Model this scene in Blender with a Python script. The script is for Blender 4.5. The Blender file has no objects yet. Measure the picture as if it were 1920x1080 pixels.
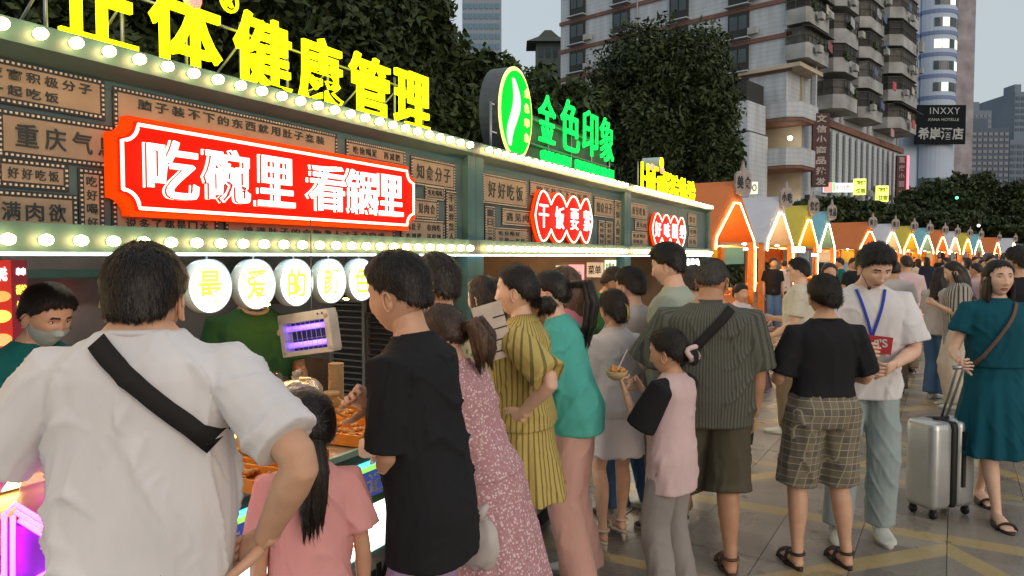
import bpy, bmesh, math, random
import numpy as np
from mathutils import Vector, Matrix
from mathutils.bvhtree import BVHTree
random.seed(7); RNG = np.random.RandomState(7)
C = bpy.context.scene.collection
SC = bpy.context.scene
R = math.radians
V = Vector

# ---------------------------------------------------------------- camera, sky, sun, exposure
F = 1390.0; YAW = R(27.7); PITCH = math.atan(59.0 / F); CAMH = 1.68
cd = bpy.data.cameras.new('camera'); cam = bpy.data.objects.new('camera', cd); C.objects.link(cam)
cam.location = (0, 0, CAMH); cam.rotation_euler = (R(90) - PITCH, 0, YAW)
cd.sensor_width = 36; cd.lens = F / 1920 * 36; cd.clip_end = 2500; cd.clip_start = .05
SC.camera = cam
W_ = bpy.data.worlds.new('World'); SC.world = W_; W_.use_nodes = True
wn = W_.node_tree.nodes; wl = W_.node_tree.links
bg = wn['Background']
sky = wn.new('ShaderNodeTexSky'); sky.sky_type = 'NISHITA'; sky.sun_disc = False
sky.air_density = 1.2; sky.dust_density = 2.0; sky.ozone_density = 3.0
SUN_EL, SUN_AZ = R(16), math.atan2(.55 * math.cos(R(27.7)) + .85 * math.sin(R(27.7)), .55 * math.sin(R(27.7)) - .85 * math.cos(R(27.7)))
sky.sun_elevation = SUN_EL; sky.sun_rotation = SUN_AZ
mixs = wn.new('ShaderNodeMix'); mixs.data_type = 'RGBA'; mixs.inputs[0].default_value = .80
mixs.inputs[7].default_value = (4.7, 5.15, 5.35, 1)      # thin even cloud over the whole sky
stc = wn.new('ShaderNodeTexCoord'); smp = wn.new('ShaderNodeMapping'); smp.inputs['Scale'].default_value = (1.2, 1.2, 3.5); sno = wn.new('ShaderNodeTexNoise'); sno.inputs['Scale'].default_value = 1.6; sno.inputs['Detail'].default_value = 6
scl = wn.new('ShaderNodeMix'); scl.data_type = 'RGBA'; scl.inputs[6].default_value = (4.1, 4.75, 5.2, 1); scl.inputs[7].default_value = (5.4, 5.6, 5.5, 1)
wl.new(stc.outputs['Generated'], smp.inputs[0]); wl.new(smp.outputs[0], sno.inputs[0]); wl.new(sno.outputs[0], scl.inputs[0]); wl.new(scl.outputs[2], mixs.inputs[7])
wl.new(sky.outputs[0], mixs.inputs[6]); wl.new(mixs.outputs[2], bg.inputs[0]); bg.inputs[1].default_value = .105
sl = bpy.data.lights.new('sun', 'SUN'); sl.energy = .85; sl.angle = R(40); sl.color = (1, .80, .64)
sun = bpy.data.objects.new('sun', sl); C.objects.link(sun); sun.rotation_euler = V((-math.sin(SUN_AZ) * math.cos(SUN_EL), -math.cos(SUN_AZ) * math.cos(SUN_EL), -math.sin(SUN_EL))).to_track_quat('-Z', 'Y').to_euler()
SC.view_settings.view_transform = 'Standard'; SC.view_settings.look = 'None'
SC.view_settings.exposure = .3; SC.view_settings.gamma = 1; SC.view_settings.use_curve_mapping = False
SC.cycles.use_denoising = True
SC.cycles.max_bounces = 6; SC.cycles.diffuse_bounces = 3; SC.cycles.glossy_bounces = 3; SC.cycles.transparent_max_bounces = 12
SC.cycles.sample_clamp_indirect = 6; SC.cycles.caustics_reflective = False; SC.cycles.caustics_refractive = False

# ---------------------------------------------------------------- measuring: photo pixel -> place
FWD = V((-math.sin(YAW), math.cos(YAW), 0)); RGT = V((math.cos(YAW), math.sin(YAW), 0))
def ray(u, v):
    a = (u - 960) / F; b = (540 - v) / F
    return RGT * a + FWD * (math.cos(PITCH) + math.sin(PITCH) * b) + V((0, 0, 1)) * (-math.sin(PITCH) + math.cos(PITCH) * b)
def dp(u, v, d):
    r = ray(u, v); return V((0, 0, CAMH)) + r * (d / r.dot(FWD))
def fp(u, v, X):
    r = ray(u, v); return V((0, 0, CAMH)) + r * (X / r.x)
def gp(u, v, z=0):
    r = ray(u, v); return V((0, 0, CAMH)) + r * ((z - CAMH) / r.z)

# ---------------------------------------------------------------- materials
def _n(nt, t, **k):
    n = nt.nodes.new(t)
    for a, b in k.items(): setattr(n, a, b)
    return n
def mat(name, col, rough=.7, metal=0., var=.15, scale=12., bump=0., bscale=60., spec=.4, trans=0., alpha=1., coord='Object', sss=0., stretch=None, col2=None):
    m = bpy.data.materials.new(name); m.use_nodes = True; nt = m.node_tree; L = nt.links
    b = nt.nodes['Principled BSDF']
    b.inputs['Roughness'].default_value = rough; b.inputs['Metallic'].default_value = metal
    b.inputs['Specular IOR Level'].default_value = spec; b.inputs['Transmission Weight'].default_value = trans; b.inputs['Alpha'].default_value = alpha
    tc = _n(nt, 'ShaderNodeTexCoord'); mp = _n(nt, 'ShaderNodeMapping'); L.new(tc.outputs['Object' if coord == 'Island' else coord], mp.inputs[0])
    if stretch: mp.inputs['Scale'].default_value = stretch
    no = _n(nt, 'ShaderNodeTexNoise'); no.inputs['Scale'].default_value = scale; no.inputs['Detail'].default_value = 4; L.new(mp.outputs[0], no.inputs[0])
    mx = _n(nt, 'ShaderNodeMix', data_type='RGBA')
    c = col; c2 = col2 or tuple(max(0, x * (1 - var)) for x in c); c1 = c if col2 else tuple(min(1, x * (1 + var)) for x in c)
    mx.inputs[6].default_value = (*c1, 1); mx.inputs[7].default_value = (*c2, 1)
    rp = _n(nt, 'ShaderNodeMapRange'); rp.inputs[1].default_value = .3; rp.inputs[2].default_value = .7
    L.new(no.outputs[0], rp.inputs[0]); L.new(rp.outputs[0], mx.inputs[0]); L.new(mx.outputs[2], b.inputs['Base Color'])
    if sss: b.inputs['Subsurface Weight'].default_value = sss; b.inputs['Subsurface Radius'].default_value = (.02, .008, .004); b.inputs['Subsurface Scale'].default_value = .5
    if bump:
        n2 = _n(nt, 'ShaderNodeTexNoise'); n2.inputs['Scale'].default_value = bscale; n2.inputs['Detail'].default_value = 3; L.new(mp.outputs[0], n2.inputs[0])
        bp = _n(nt, 'ShaderNodeBump'); bp.inputs['Strength'].default_value = bump; bp.inputs['Distance'].default_value = .01
        L.new(n2.outputs[0], bp.inputs['Height']); L.new(bp.outputs[0], b.inputs['Normal'])
    m['mix'] = mx.name
    if coord == 'Island':
        ge = _n(nt, 'ShaderNodeNewGeometry'); nt.links.new(ge.outputs['Random Per Island'], rp.inputs[0]); rp.inputs[1].default_value = 0; rp.inputs[2].default_value = 1; nt.links.new(tc.outputs['Object'], mp.inputs[0])
    return m
def emit(name, col, s, body=(.8, .8, .8)):
    m = bpy.data.materials.new(name); m.use_nodes = True; b = m.node_tree.nodes['Principled BSDF']
    b.inputs['Base Color'].default_value = (*body, 1); b.inputs['Emission Color'].default_value = (*col, 1); b.inputs['Emission Strength'].default_value = s
    b.inputs['Roughness'].default_value = .6; b.inputs['Specular IOR Level'].default_value = .1
    return m
def pattern(m, fn):
    """let fn(nt, links, texcoord) return a colour socket that replaces the base colour"""
    nt = m.node_tree; b = nt.nodes['Principled BSDF']; tc = _n(nt, 'ShaderNodeTexCoord')
    s = fn(nt, nt.links, tc); nt.links.new(s, b.inputs['Base Color']); return m
def mth(nt, op, a, b=None, c=None):
    n = _n(nt, 'ShaderNodeMath', operation=op)
    for i, x in enumerate((a, b, c)):
        if x is None: continue
        if isinstance(x, (int, float)): n.inputs[i].default_value = x
        else: nt.links.new(x, n.inputs[i])
    return n.outputs[0]
def mixc(nt, f, a, b):
    n = _n(nt, 'ShaderNodeMix', data_type='RGBA')
    for i, x in ((0, f), (6, a), (7, b)):
        if isinstance(x, tuple): n.inputs[i].default_value = (*x, 1)
        elif isinstance(x, (int, float)): n.inputs[i].default_value = x
        else: nt.links.new(x, n.inputs[i])
    return n.outputs[2]
def stripes(name, c1, c2, axis='xy', freq=60, duty=.35, rough=.8, bump=.2):
    m = mat(name, c1, rough, bump=bump, bscale=90)
    def f(nt, L, tc):
        sp = _n(nt, 'ShaderNodeSeparateXYZ'); L.new(tc.outputs['Object'], sp.inputs[0])
        if axis == 'a': s = mth(nt, 'MULTIPLY', mth(nt, 'ARCTAN2', sp.outputs[1], sp.outputs[0]), 1 / 6.28318)
        elif axis == 'z': s = sp.outputs[2]
        elif axis == 'x': s = sp.outputs[0]
        else: s = mth(nt, 'ADD', sp.outputs[0], mth(nt, 'MULTIPLY', sp.outputs[1], .9))
        w = mth(nt, 'FRACT', mth(nt, 'MULTIPLY', s, freq)); k = mth(nt, 'LESS_THAN', w, duty)
        return mixc(nt, k, c1, c2)
    return pattern(m, f)
def floral(name, c1, c2, c3, scale=55):
    m = mat(name, c1, .85, bump=.15)
    def f(nt, L, tc):
        v = _n(nt, 'ShaderNodeTexVoronoi'); v.inputs['Scale'].default_value = scale; L.new(tc.outputs['Object'], v.inputs[0])
        k = mth(nt, 'LESS_THAN', v.outputs['Distance'], .42)
        sp = _n(nt, 'ShaderNodeSeparateColor'); L.new(v.outputs['Color'], sp.inputs[0])
        k2 = mth(nt, 'GREATER_THAN', sp.outputs[0], .5)
        return mixc(nt, k, c1, mixc(nt, k2, c2, c3))
    return pattern(m, f)
def plaid(name, c1, c2, c3, freq=22):
    m = mat(name, c1, .85, bump=.1)
    def f(nt, L, tc):
        sp = _n(nt, 'ShaderNodeSeparateXYZ'); L.new(tc.outputs['Object'], sp.inputs[0])
        s = mth(nt, 'ADD', sp.outputs[0], mth(nt, 'MULTIPLY', sp.outputs[1], .8))
        def ln(x, fr, du): return mth(nt, 'LESS_THAN', mth(nt, 'FRACT', mth(nt, 'MULTIPLY', x, fr)), du)
        a = mth(nt, 'MAXIMUM', ln(s, freq, .12), ln(sp.outputs[2], freq, .12)); b = mth(nt, 'ADD', mth(nt, 'MULTIPLY', ln(s, freq / 2, .5), .5), mth(nt, 'MULTIPLY', ln(sp.outputs[2], freq / 2, .5), .5))
        return mixc(nt, a, mixc(nt, b, c1, c2), c3)
    return pattern(m, f)

# ---------------------------------------------------------------- mesh builder
class MB:
    def __init__(s): s.v = []; s.f = []; s.m = []
    def add(s, vs, fs, mi=0):
        k = len(s.v); s.v.extend([tuple(p) for p in vs]); s.f.extend([tuple(i + k for i in f) for f in fs]); s.m.extend([mi] * len(fs)); return s
    def box(s, c, sz, mi=0, rz=0, M=None, bev=0):
        hx, hy, hz = (q / 2 for q in sz)
        P = [V((x, y, z)) for z in (-hz, hz) for y in (-hy, hy) for x in (-hx, hx)]
        if rz: q = Matrix.Rotation(rz, 3, 'Z'); P = [q @ p for p in P]
        if M is not None: P = [M @ p for p in P]
        P = [p + V(c) for p in P]
        return s.add(P, [(0, 2, 3, 1), (4, 5, 7, 6), (0, 1, 5, 4), (2, 6, 7, 3), (0, 4, 6, 2), (1, 3, 7, 5)], mi)
    def span(s, a, b, mi=0):
        return s.box([(a[i] + b[i]) / 2 for i in range(3)], [abs(b[i] - a[i]) for i in range(3)], mi)
    def tube(s, pts, r, n=10, mi=0, flat=1., up=None, cap=True):
        pts = [V(p) for p in pts]; k = len(pts)
        rr = [r] * k if isinstance(r, (int, float)) else list(r)
        vs = []; t0 = (pts[1] - pts[0]).normalized(); a = V(up) if up else (V((0, 0, 1)) if abs(t0.z) < .9 else V((1, 0, 0)))
        a = (a - t0 * a.dot(t0)).normalized()
        for i in range(k):
            t = (pts[min(i + 1, k - 1)] - pts[max(i - 1, 0)])
            t = t.normalized() if t.length > 1e-9 else t0
            a = (a - t * a.dot(t)).normalized(); b = t.cross(a)
            for j in range(n):
                th = 2 * math.pi * j / n; vs.append(pts[i] + a * (math.cos(th) * rr[i] * flat) + b * (math.sin(th) * rr[i]))
        fs = [(i * n + j, i * n + (j + 1) % n, (i + 1) * n + (j + 1) % n, (i + 1) * n + j) for i in range(k - 1) for j in range(n)]
        if cap:
            fs.append(tuple(range(n - 1, -1, -1))); fs.append(tuple((k - 1) * n + j for j in range(n)))
        return s.add(vs, fs, mi)
    def loft(s, rings, mi=0, cap=True):
        n = len(rings[0]); k = len(rings); vs = [p for r in rings for p in r]
        fs = [(i * n + j, i * n + (j + 1) % n, (i + 1) * n + (j + 1) % n, (i + 1) * n + j) for i in range(k - 1) for j in range(n)]
        if cap: fs.append(tuple(range(n - 1, -1, -1))); fs.append(tuple((k - 1) * n + j for j in range(n)))
        return s.add(vs, fs, mi)
    def lathe(s, prof, c=(0, 0, 0), n=16, mi=0, M=None):
        rings = []
        for r, z in prof:
            rg = [V((r * math.cos(2 * math.pi * j / n), r * math.sin(2 * math.pi * j / n), z)) for j in range(n)]
            if M is not None: rg = [M @ p for p in rg]
            rings.append([p + V(c) for p in rg])
        return s.loft(rings, mi)
    def ball(s, c, r, n=10, mi=0, M=None):
        r3 = (r, r, r) if isinstance(r, (int, float)) else r; k = max(4, n // 2 + 1)
        rings = []
        for i in range(k + 1):
            ph = math.pi * (i / k) ; ph = min(max(ph, .02), math.pi - .02)
            rg = [V((math.sin(ph) * math.cos(2 * math.pi * j / n) * r3[0], math.sin(ph) * math.sin(2 * math.pi * j / n) * r3[1], -math.cos(ph) * r3[2])) for j in range(n)]
            if M is not None: rg = [M @ p for p in rg]
            rings.append([p + V(c) for p in rg])
        return s.loft(rings, mi)
    def prism(s, poly, d, mi=0):
        d = V(d); n = len(poly); vs = [V(p) for p in poly] + [V(p) + d for p in poly]
        return s.add(vs, [tuple(range(n - 1, -1, -1)), tuple(range(n, 2 * n))] + [(i, (i + 1) % n, n + (i + 1) % n, n + i) for i in range(n)], mi)
    def quad(s, a, b, c, d, mi=0): return s.add([a, b, c, d], [(0, 1, 2, 3)], mi)
    def mesh(s, name, mats, smooth=False):
        me = bpy.data.meshes.new(name); me.from_pydata([tuple(p) for p in s.v], [], s.f)
        for m in (mats if isinstance(mats, (list, tuple)) else [mats]): me.materials.append(m)
        if len(me.materials) > 1: me.polygons.foreach_set('material_index', s.m)
        if smooth: me.polygons.foreach_set('use_smooth', [True] * len(me.polygons))
        me.update(); return me
    def build(s, name, mats, parent=None, smooth=False, world=False, kind=None, fix=True):
        me = s.mesh(name, mats, smooth)
        if fix:
            bm = bmesh.new(); bm.from_mesh(me); bmesh.ops.recalc_face_normals(bm, faces=bm.faces); bm.to_mesh(me); bm.free()
        return link(name, me, parent, world, kind)
def link(name, me, parent=None, world=False, kind=None):
    o = bpy.data.objects.new(name, me); C.objects.link(o)
    if parent is not None:
        o.parent = parent
        if world:
            m = parent.matrix_basis.copy(); q = parent.parent
            while q is not None: m = q.matrix_basis @ parent.matrix_parent_inverse @ m if q is parent.parent else q.matrix_basis @ m; q = q.parent
            o.matrix_parent_inverse = m.inverted()
    if kind: o['kind'] = kind
    return o
def thing(name, label, cat, loc=(0, 0, 0), rz=0, group=None):
    o = bpy.data.objects.new(name, None); C.objects.link(o); o.empty_display_size = .1
    o.location = loc; o.rotation_euler = (0, 0, rz); o['label'] = label; o['category'] = cat
    if group: o['group'] = group
    return o
def tag(o, label, cat, group=None):
    o['label'] = label; o['category'] = cat
    if group: o['group'] = group
    return o
def struct(o): o['kind'] = 'structure'; return o
def copy_tree(o, parent=None):
    c = o.copy(); C.objects.link(c)
    if parent is not None: c.parent = parent
    for ch in list(o.children): copy_tree(ch, c)
    return c
def smooth_mod(o, ang=40):
    for p in o.data.polygons: p.use_smooth = True
    try: o.data.set_sharp_from_angle(angle=R(ang))
    except Exception: pass
    return o

# ---------------------------------------------------------------- lettering (Blender's own built-in font)
_fc = {}
def text_mb(txt, size=1., depth=.01, bold=0., spacing=1., res=3, mi=0):
    """letters in the XZ plane, centred, facing -Y; returns list of (verts, faces) per text in a MB"""
    cu = bpy.data.curves.new('t', 'FONT'); cu.body = txt; cu.size = size; cu.extrude = depth / 2; cu.offset = bold * size
    cu.align_x = 'CENTER'; cu.align_y = 'CENTER'; cu.space_character = spacing; cu.resolution_u = res
    o = bpy.data.objects.new('t', cu); C.objects.link(o)
    dg = bpy.context.evaluated_depsgraph_get(); me = bpy.data.meshes.new_from_object(o.evaluated_get(dg), depsgraph=dg)
    n = len(me.vertices); co = np.empty(n * 3); me.vertices.foreach_get('co', co); co = co.reshape(-1, 3)
    fs = [tuple(p.vertices) for p in me.polygons]
    bpy.data.objects.remove(o); bpy.data.curves.remove(cu); bpy.data.meshes.remove(me)
    if n == 0: return np.zeros((0, 3)), []
    return np.stack([co[:, 0], -co[:, 2], co[:, 1]], 1), fs
def text_fit(mb, txt, org, ex, ez, w, h, depth=.004, bold=.0, mi=0, spacing=1., shear=0., keep=False):
    """place the text centred at org, stretched to w x h along unit vectors ex, ez"""
    co, fs = text_mb(txt, 1., .02, bold, spacing)
    if len(co) == 0: return mb
    lo = co.min(0); hi = co.max(0); c = (lo + hi) / 2; sx = w / max(hi[0] - lo[0], 1e-6); sz = h / max(hi[2] - lo[2], 1e-6)
    if keep: sx = sz = min(sx, sz)
    ex = np.array(ex); ez = np.array(ez); ny = np.cross(ez, ex); org = np.array(org)
    q = (co - c); x = q[:, 0] * sx + shear * q[:, 2] * sz; z = q[:, 2] * sz; y = q[:, 1] / .01 * depth / 2
    P = org + x[:, None] * ex + z[:, None] * ez + y[:, None] * ny
    mb.add(P.tolist(), fs, mi); return mb
# ================================================================ people
def sst(x): x = np.clip(x, 0, 1); return x * x * (3 - 2 * x)
def head_surface(D):
    """D: unit directions (n,3) -> points on the skin of a head centred on 0, face towards +y, chin at z=-.115"""
    P = 2.35; r = (np.abs(D) ** P).sum(1) ** (-1 / P); q = D * r[:, None]
    x, y, z = q[:, 0], q[:, 1], q[:, 2]
    lo = sst((-z - .05) / .95)
    X = x * .0775 * (1 - .30 * lo) * (1 - .05 * sst((z - .4) / .6)); Z = z * .117
    Y = np.where(y > 0, y * .093 * (1 - .10 * lo), y * .101 * (1 - .50 * sst((-z - .15) / .6)))
    Y = Y + .006 * sst((z) / .8) * (y < 0)
    f = (y > .15).astype(float) * sst((y - .15) / .3)
    g = lambda cx, cz, sx, sz: np.exp(-((X - cx) / sx) ** 2 - ((Z - cz) / sz) ** 2)
    a = .009 * g(0, -.012, .008, .022) + .0175 * g(0, -.038, .012, .013) + .03 * 0
    for s in (-1, 1):
        a = a + .008 * g(s * .014, -.042, .007, .007) - .012 * g(s * .032, .006, .017, .011) + .004 * g(s * .03, .027, .024, .008) + .004 * g(s * .043, -.03, .02, .02)
    a = a + .0065 * g(0, -.0665, .018, .0045) + .0070 * g(0, -.0775, .017, .0055) - .004 * g(0, -.0720, .022, .002) + .007 * g(0, -.1, .02, .013) - .003 * g(0, -.088, .02, .006)
    Y = Y + a * f
    return np.stack([X, Y, Z], 1)
def sphere_dirs(n, m):
    th = np.linspace(.03, math.pi - .03, m); ph = np.arange(n) * 2 * math.pi / n
    T, Pn = np.meshgrid(th, ph, indexing='ij')
    return np.stack([np.sin(T) * np.sin(Pn), np.sin(T) * np.cos(Pn), np.cos(T)], -1).reshape(-1, 3)
def grid_faces(n, m):
    f = [(i * n + j, i * n + (j + 1) % n, (i + 1) * n + (j + 1) % n, (i + 1) * n + j) for i in range(m - 1) for j in range(n)]
    return f + [tuple(range(n - 1, -1, -1)), tuple((m - 1) * n + j for j in range(n))]
HL = {'m': [(0, .066), (40, .060), (60, .035), (75, .010), (95, .012), (112, -.018), (135, -.045), (180, -.052)],
      'f': [(0, .074), (40, .062), (60, .035), (78, .005), (95, .008), (110, -.028), (135, -.05), (180, -.058)],
      'r': [(0, .095), (40, .085), (60, .04), (75, .012), (95, .012), (112, -.02), (135, -.05), (180, -.06)]}
def pnoise(p, k, seed=0):
    a = p * k + seed * 3.7
    return (np.sin(a[:, 0] + 1.7 * np.sin(a[:, 1] * .8 + seed)) + np.sin(a[:, 1] * 1.1 + 1.3 * np.sin(a[:, 2] * .9 + 2)) + np.sin(a[:, 2] * .9 + 1.5 * np.sin(a[:, 0] * 1.2 + 4))) / 3
def hair_shell(kind, thick, side, seed, n, m, tous=.003):
    D = sphere_dirs(n, m); S = head_surface(D)
    S[:, 1] = np.where(D[:, 1] > 0, np.minimum(S[:, 1], .090), S[:, 1])
    az = np.degrees(np.arccos(np.clip(D[:, 1] / np.maximum(np.hypot(D[:, 0], D[:, 1]), 1e-6), -1, 1)))
    h = HL[kind]; zh = np.interp(az, [a for a, _ in h], [b for _, b in h]) + .004 * np.sin(az * .35 + seed)
    k = sst((S[:, 2] - zh) / .014)
    t = side + (thick - side) * sst((S[:, 2] - .0) / .075)
    t = t + tous * pnoise(S, 75, seed) + tous * .6 * pnoise(S, 190, seed + 2)
    return S + D * (t * k - .008 * (1 - k))[:, None], grid_faces(n, m)
def ribbons(P, N, Fl, ln, w, lift=.3, jit=.15, rng=RNG):
    """thin two-piece hair ribbons: returns verts, faces"""
    n = len(P); Fl = Fl + rng.normal(0, jit, (n, 3)); Fl -= N * (Fl * N).sum(1)[:, None]; Fl /= np.linalg.norm(Fl, axis=1)[:, None] + 1e-9
    S = np.cross(N, Fl); l = ln * rng.uniform(.5, 1.2, n)[:, None]; ww = w * rng.uniform(.6, 1.3, n)[:, None] / 2
    a = P - N * .002; b = P + Fl * l * .5 + N * l * lift * .6; c = P + Fl * l + N * l * lift * .7
    vs = np.stack([a - S * ww, a + S * ww, b - S * ww * .8, b + S * ww * .8, c], 1).reshape(-1, 3)
    i = np.arange(n) * 5
    fs = np.concatenate([np.stack([i, i + 1, i + 3, i + 2], 1)]).tolist(); ft = np.stack([i + 2, i + 3, i + 4], 1).tolist()
    return vs.tolist(), [tuple(q) for q in fs] + [tuple(q) for q in ft]
def mesh_np(vs, fs):
    v = np.array([tuple(p) for p in vs]); q = [f for f in fs if len(f) == 4]; q = np.array(q)
    a = np.cross(v[q[:, 2]] - v[q[:, 0]], v[q[:, 3]] - v[q[:, 1]]); ar = np.linalg.norm(a, axis=1) / 2
    return v, q, a / (2 * ar[:, None] + 1e-12), ar

def fuse(mb, voxel, it=4, disp=None, name='m'):
    me = mb.mesh(name, [])
    bm = bmesh.new(); bm.from_mesh(me); bmesh.ops.recalc_face_normals(bm, faces=bm.faces); bm.to_mesh(me); bm.free()
    o = bpy.data.objects.new('tmp', me); C.objects.link(o)
    r = o.modifiers.new('r', 'REMESH'); r.mode = 'VOXEL'; r.voxel_size = voxel
    if it: s = o.modifiers.new('s', 'SMOOTH'); s.factor = .5; s.iterations = it
    dg = bpy.context.evaluated_depsgraph_get(); out = bpy.data.meshes.new_from_object(o.evaluated_get(dg), depsgraph=dg)
    bpy.data.objects.remove(o); bpy.data.meshes.remove(me)
    n = len(out.vertices); co = np.empty(n * 3); out.vertices.foreach_get('co', co); co = co.reshape(-1, 3)
    if disp is not None and n:
        no = np.empty(n * 3); out.vertices.foreach_get('normal', no); no = no.reshape(-1, 3)
        co = co + no * (np.maximum(disp(co, no), -.004) * (1 - .8 * np.abs(no[:, 2])))[:, None]; out.vertices.foreach_set('co', co.ravel()); out.update()
    out.polygons.foreach_set('use_smooth', [True] * len(out.polygons)); out.name = name
    return out
def folds(amp, sx=16, sz=5, seed=0, zlo=None, zhi=None, extra=0.):
    def f(p, n):
        q = p * np.array([sx, sx, sz]) + seed
        w = q[:, 0] + 1.2 * np.sin(q[:, 2] * 1.3 + q[:, 1]) + .8 * np.sin(q[:, 1] * 1.7 + 2)
        a = 1 - 2 * np.abs(np.sin(w)) ** .6; b = np.sin(2.3 * q[:, 1] + 1.5 * np.sin(q[:, 2] * 2 + q[:, 0]))
        c = (1 - np.abs(np.sin(p[:, 2] * 19 + 4 * np.sin(p[:, 0] * 9 + seed) + 3 * np.sin(p[:, 1] * 11)))) ** 3 * extra * (.5 + .5 * np.sin(p[:, 0] * 13 + seed * 2 + p[:, 2] * 4))
        m = .45 + .55 * np.sin(p[:, 0] * 9 + p[:, 2] * 6 + seed)
        q2 = p * np.array([46, 46, 15]) + seed; a2 = 1 - 2 * np.abs(np.sin(q2[:, 0] + 1.6 * np.sin(q2[:, 2] + q2[:, 1] * .7) + 1.1 * np.sin(q2[:, 1]))) ** .7; m2 = np.clip(np.sin(p[:, 0] * 11 - p[:, 2] * 8 + seed * 1.7), 0, 1)
        q3 = p * np.array([95, 95, 42]) + seed * 2; a3 = (1 - np.abs(np.sin(q3[:, 0] + 2.2 * np.sin(q3[:, 2] * .8 + q3[:, 1] * .5)))) ** 2 * np.clip(np.sin(p[:, 0] * 17 + p[:, 2] * 12 + p[:, 1] * 9 + seed), 0, 1)
        return amp * 1.35 * (.22 * a3 + a * .6 * m + b * .3 + c + a2 * .28 * m2) - amp * .2
    return f

TM = [(.84, .150, .102, 0), (.92, .168, .118, -.008), (1.0, .160, .110, 0), (1.08, .150, .102, .004), (1.18, .156, .106, .004), (1.28, .170, .114, 0), (1.345, .184, .106, -.008), (1.385, .172, .088, -.015), (1.415, .135, .074, -.018), (1.445, .092, .062, -.018), (1.48, .060, .056, -.012)]
TF = [(.84, .150, .100, 0), (.92, .162, .108, -.008), (1.0, .148, .104, -.003), (1.08, .125, .090, .004), (1.18, .132, .095, .006), (1.28, .146, .112, .008), (1.345, .155, .098, -.004), (1.385, .143, .078, -.012), (1.415, .110, .064, -.015), (1.445, .078, .054, -.015), (1.48, .052, .050, -.01)]
def ring(z, w, d, y0, n=24, e=2.4):
    out = []
    for j in range(n):
        t = 2 * math.pi * j / n; c, s = math.cos(t), math.sin(t)
        k = (abs(c) ** e + abs(s) ** e) ** (-1 / e); out.append(V((c * k * w, s * k * d + y0, z)))
    return out
def interp_t(T, z):
    zs = [t[0] for t in T]; return [float(np.interp(z, zs, [t[i] for t in T])) for i in (1, 2, 3)]

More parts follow.
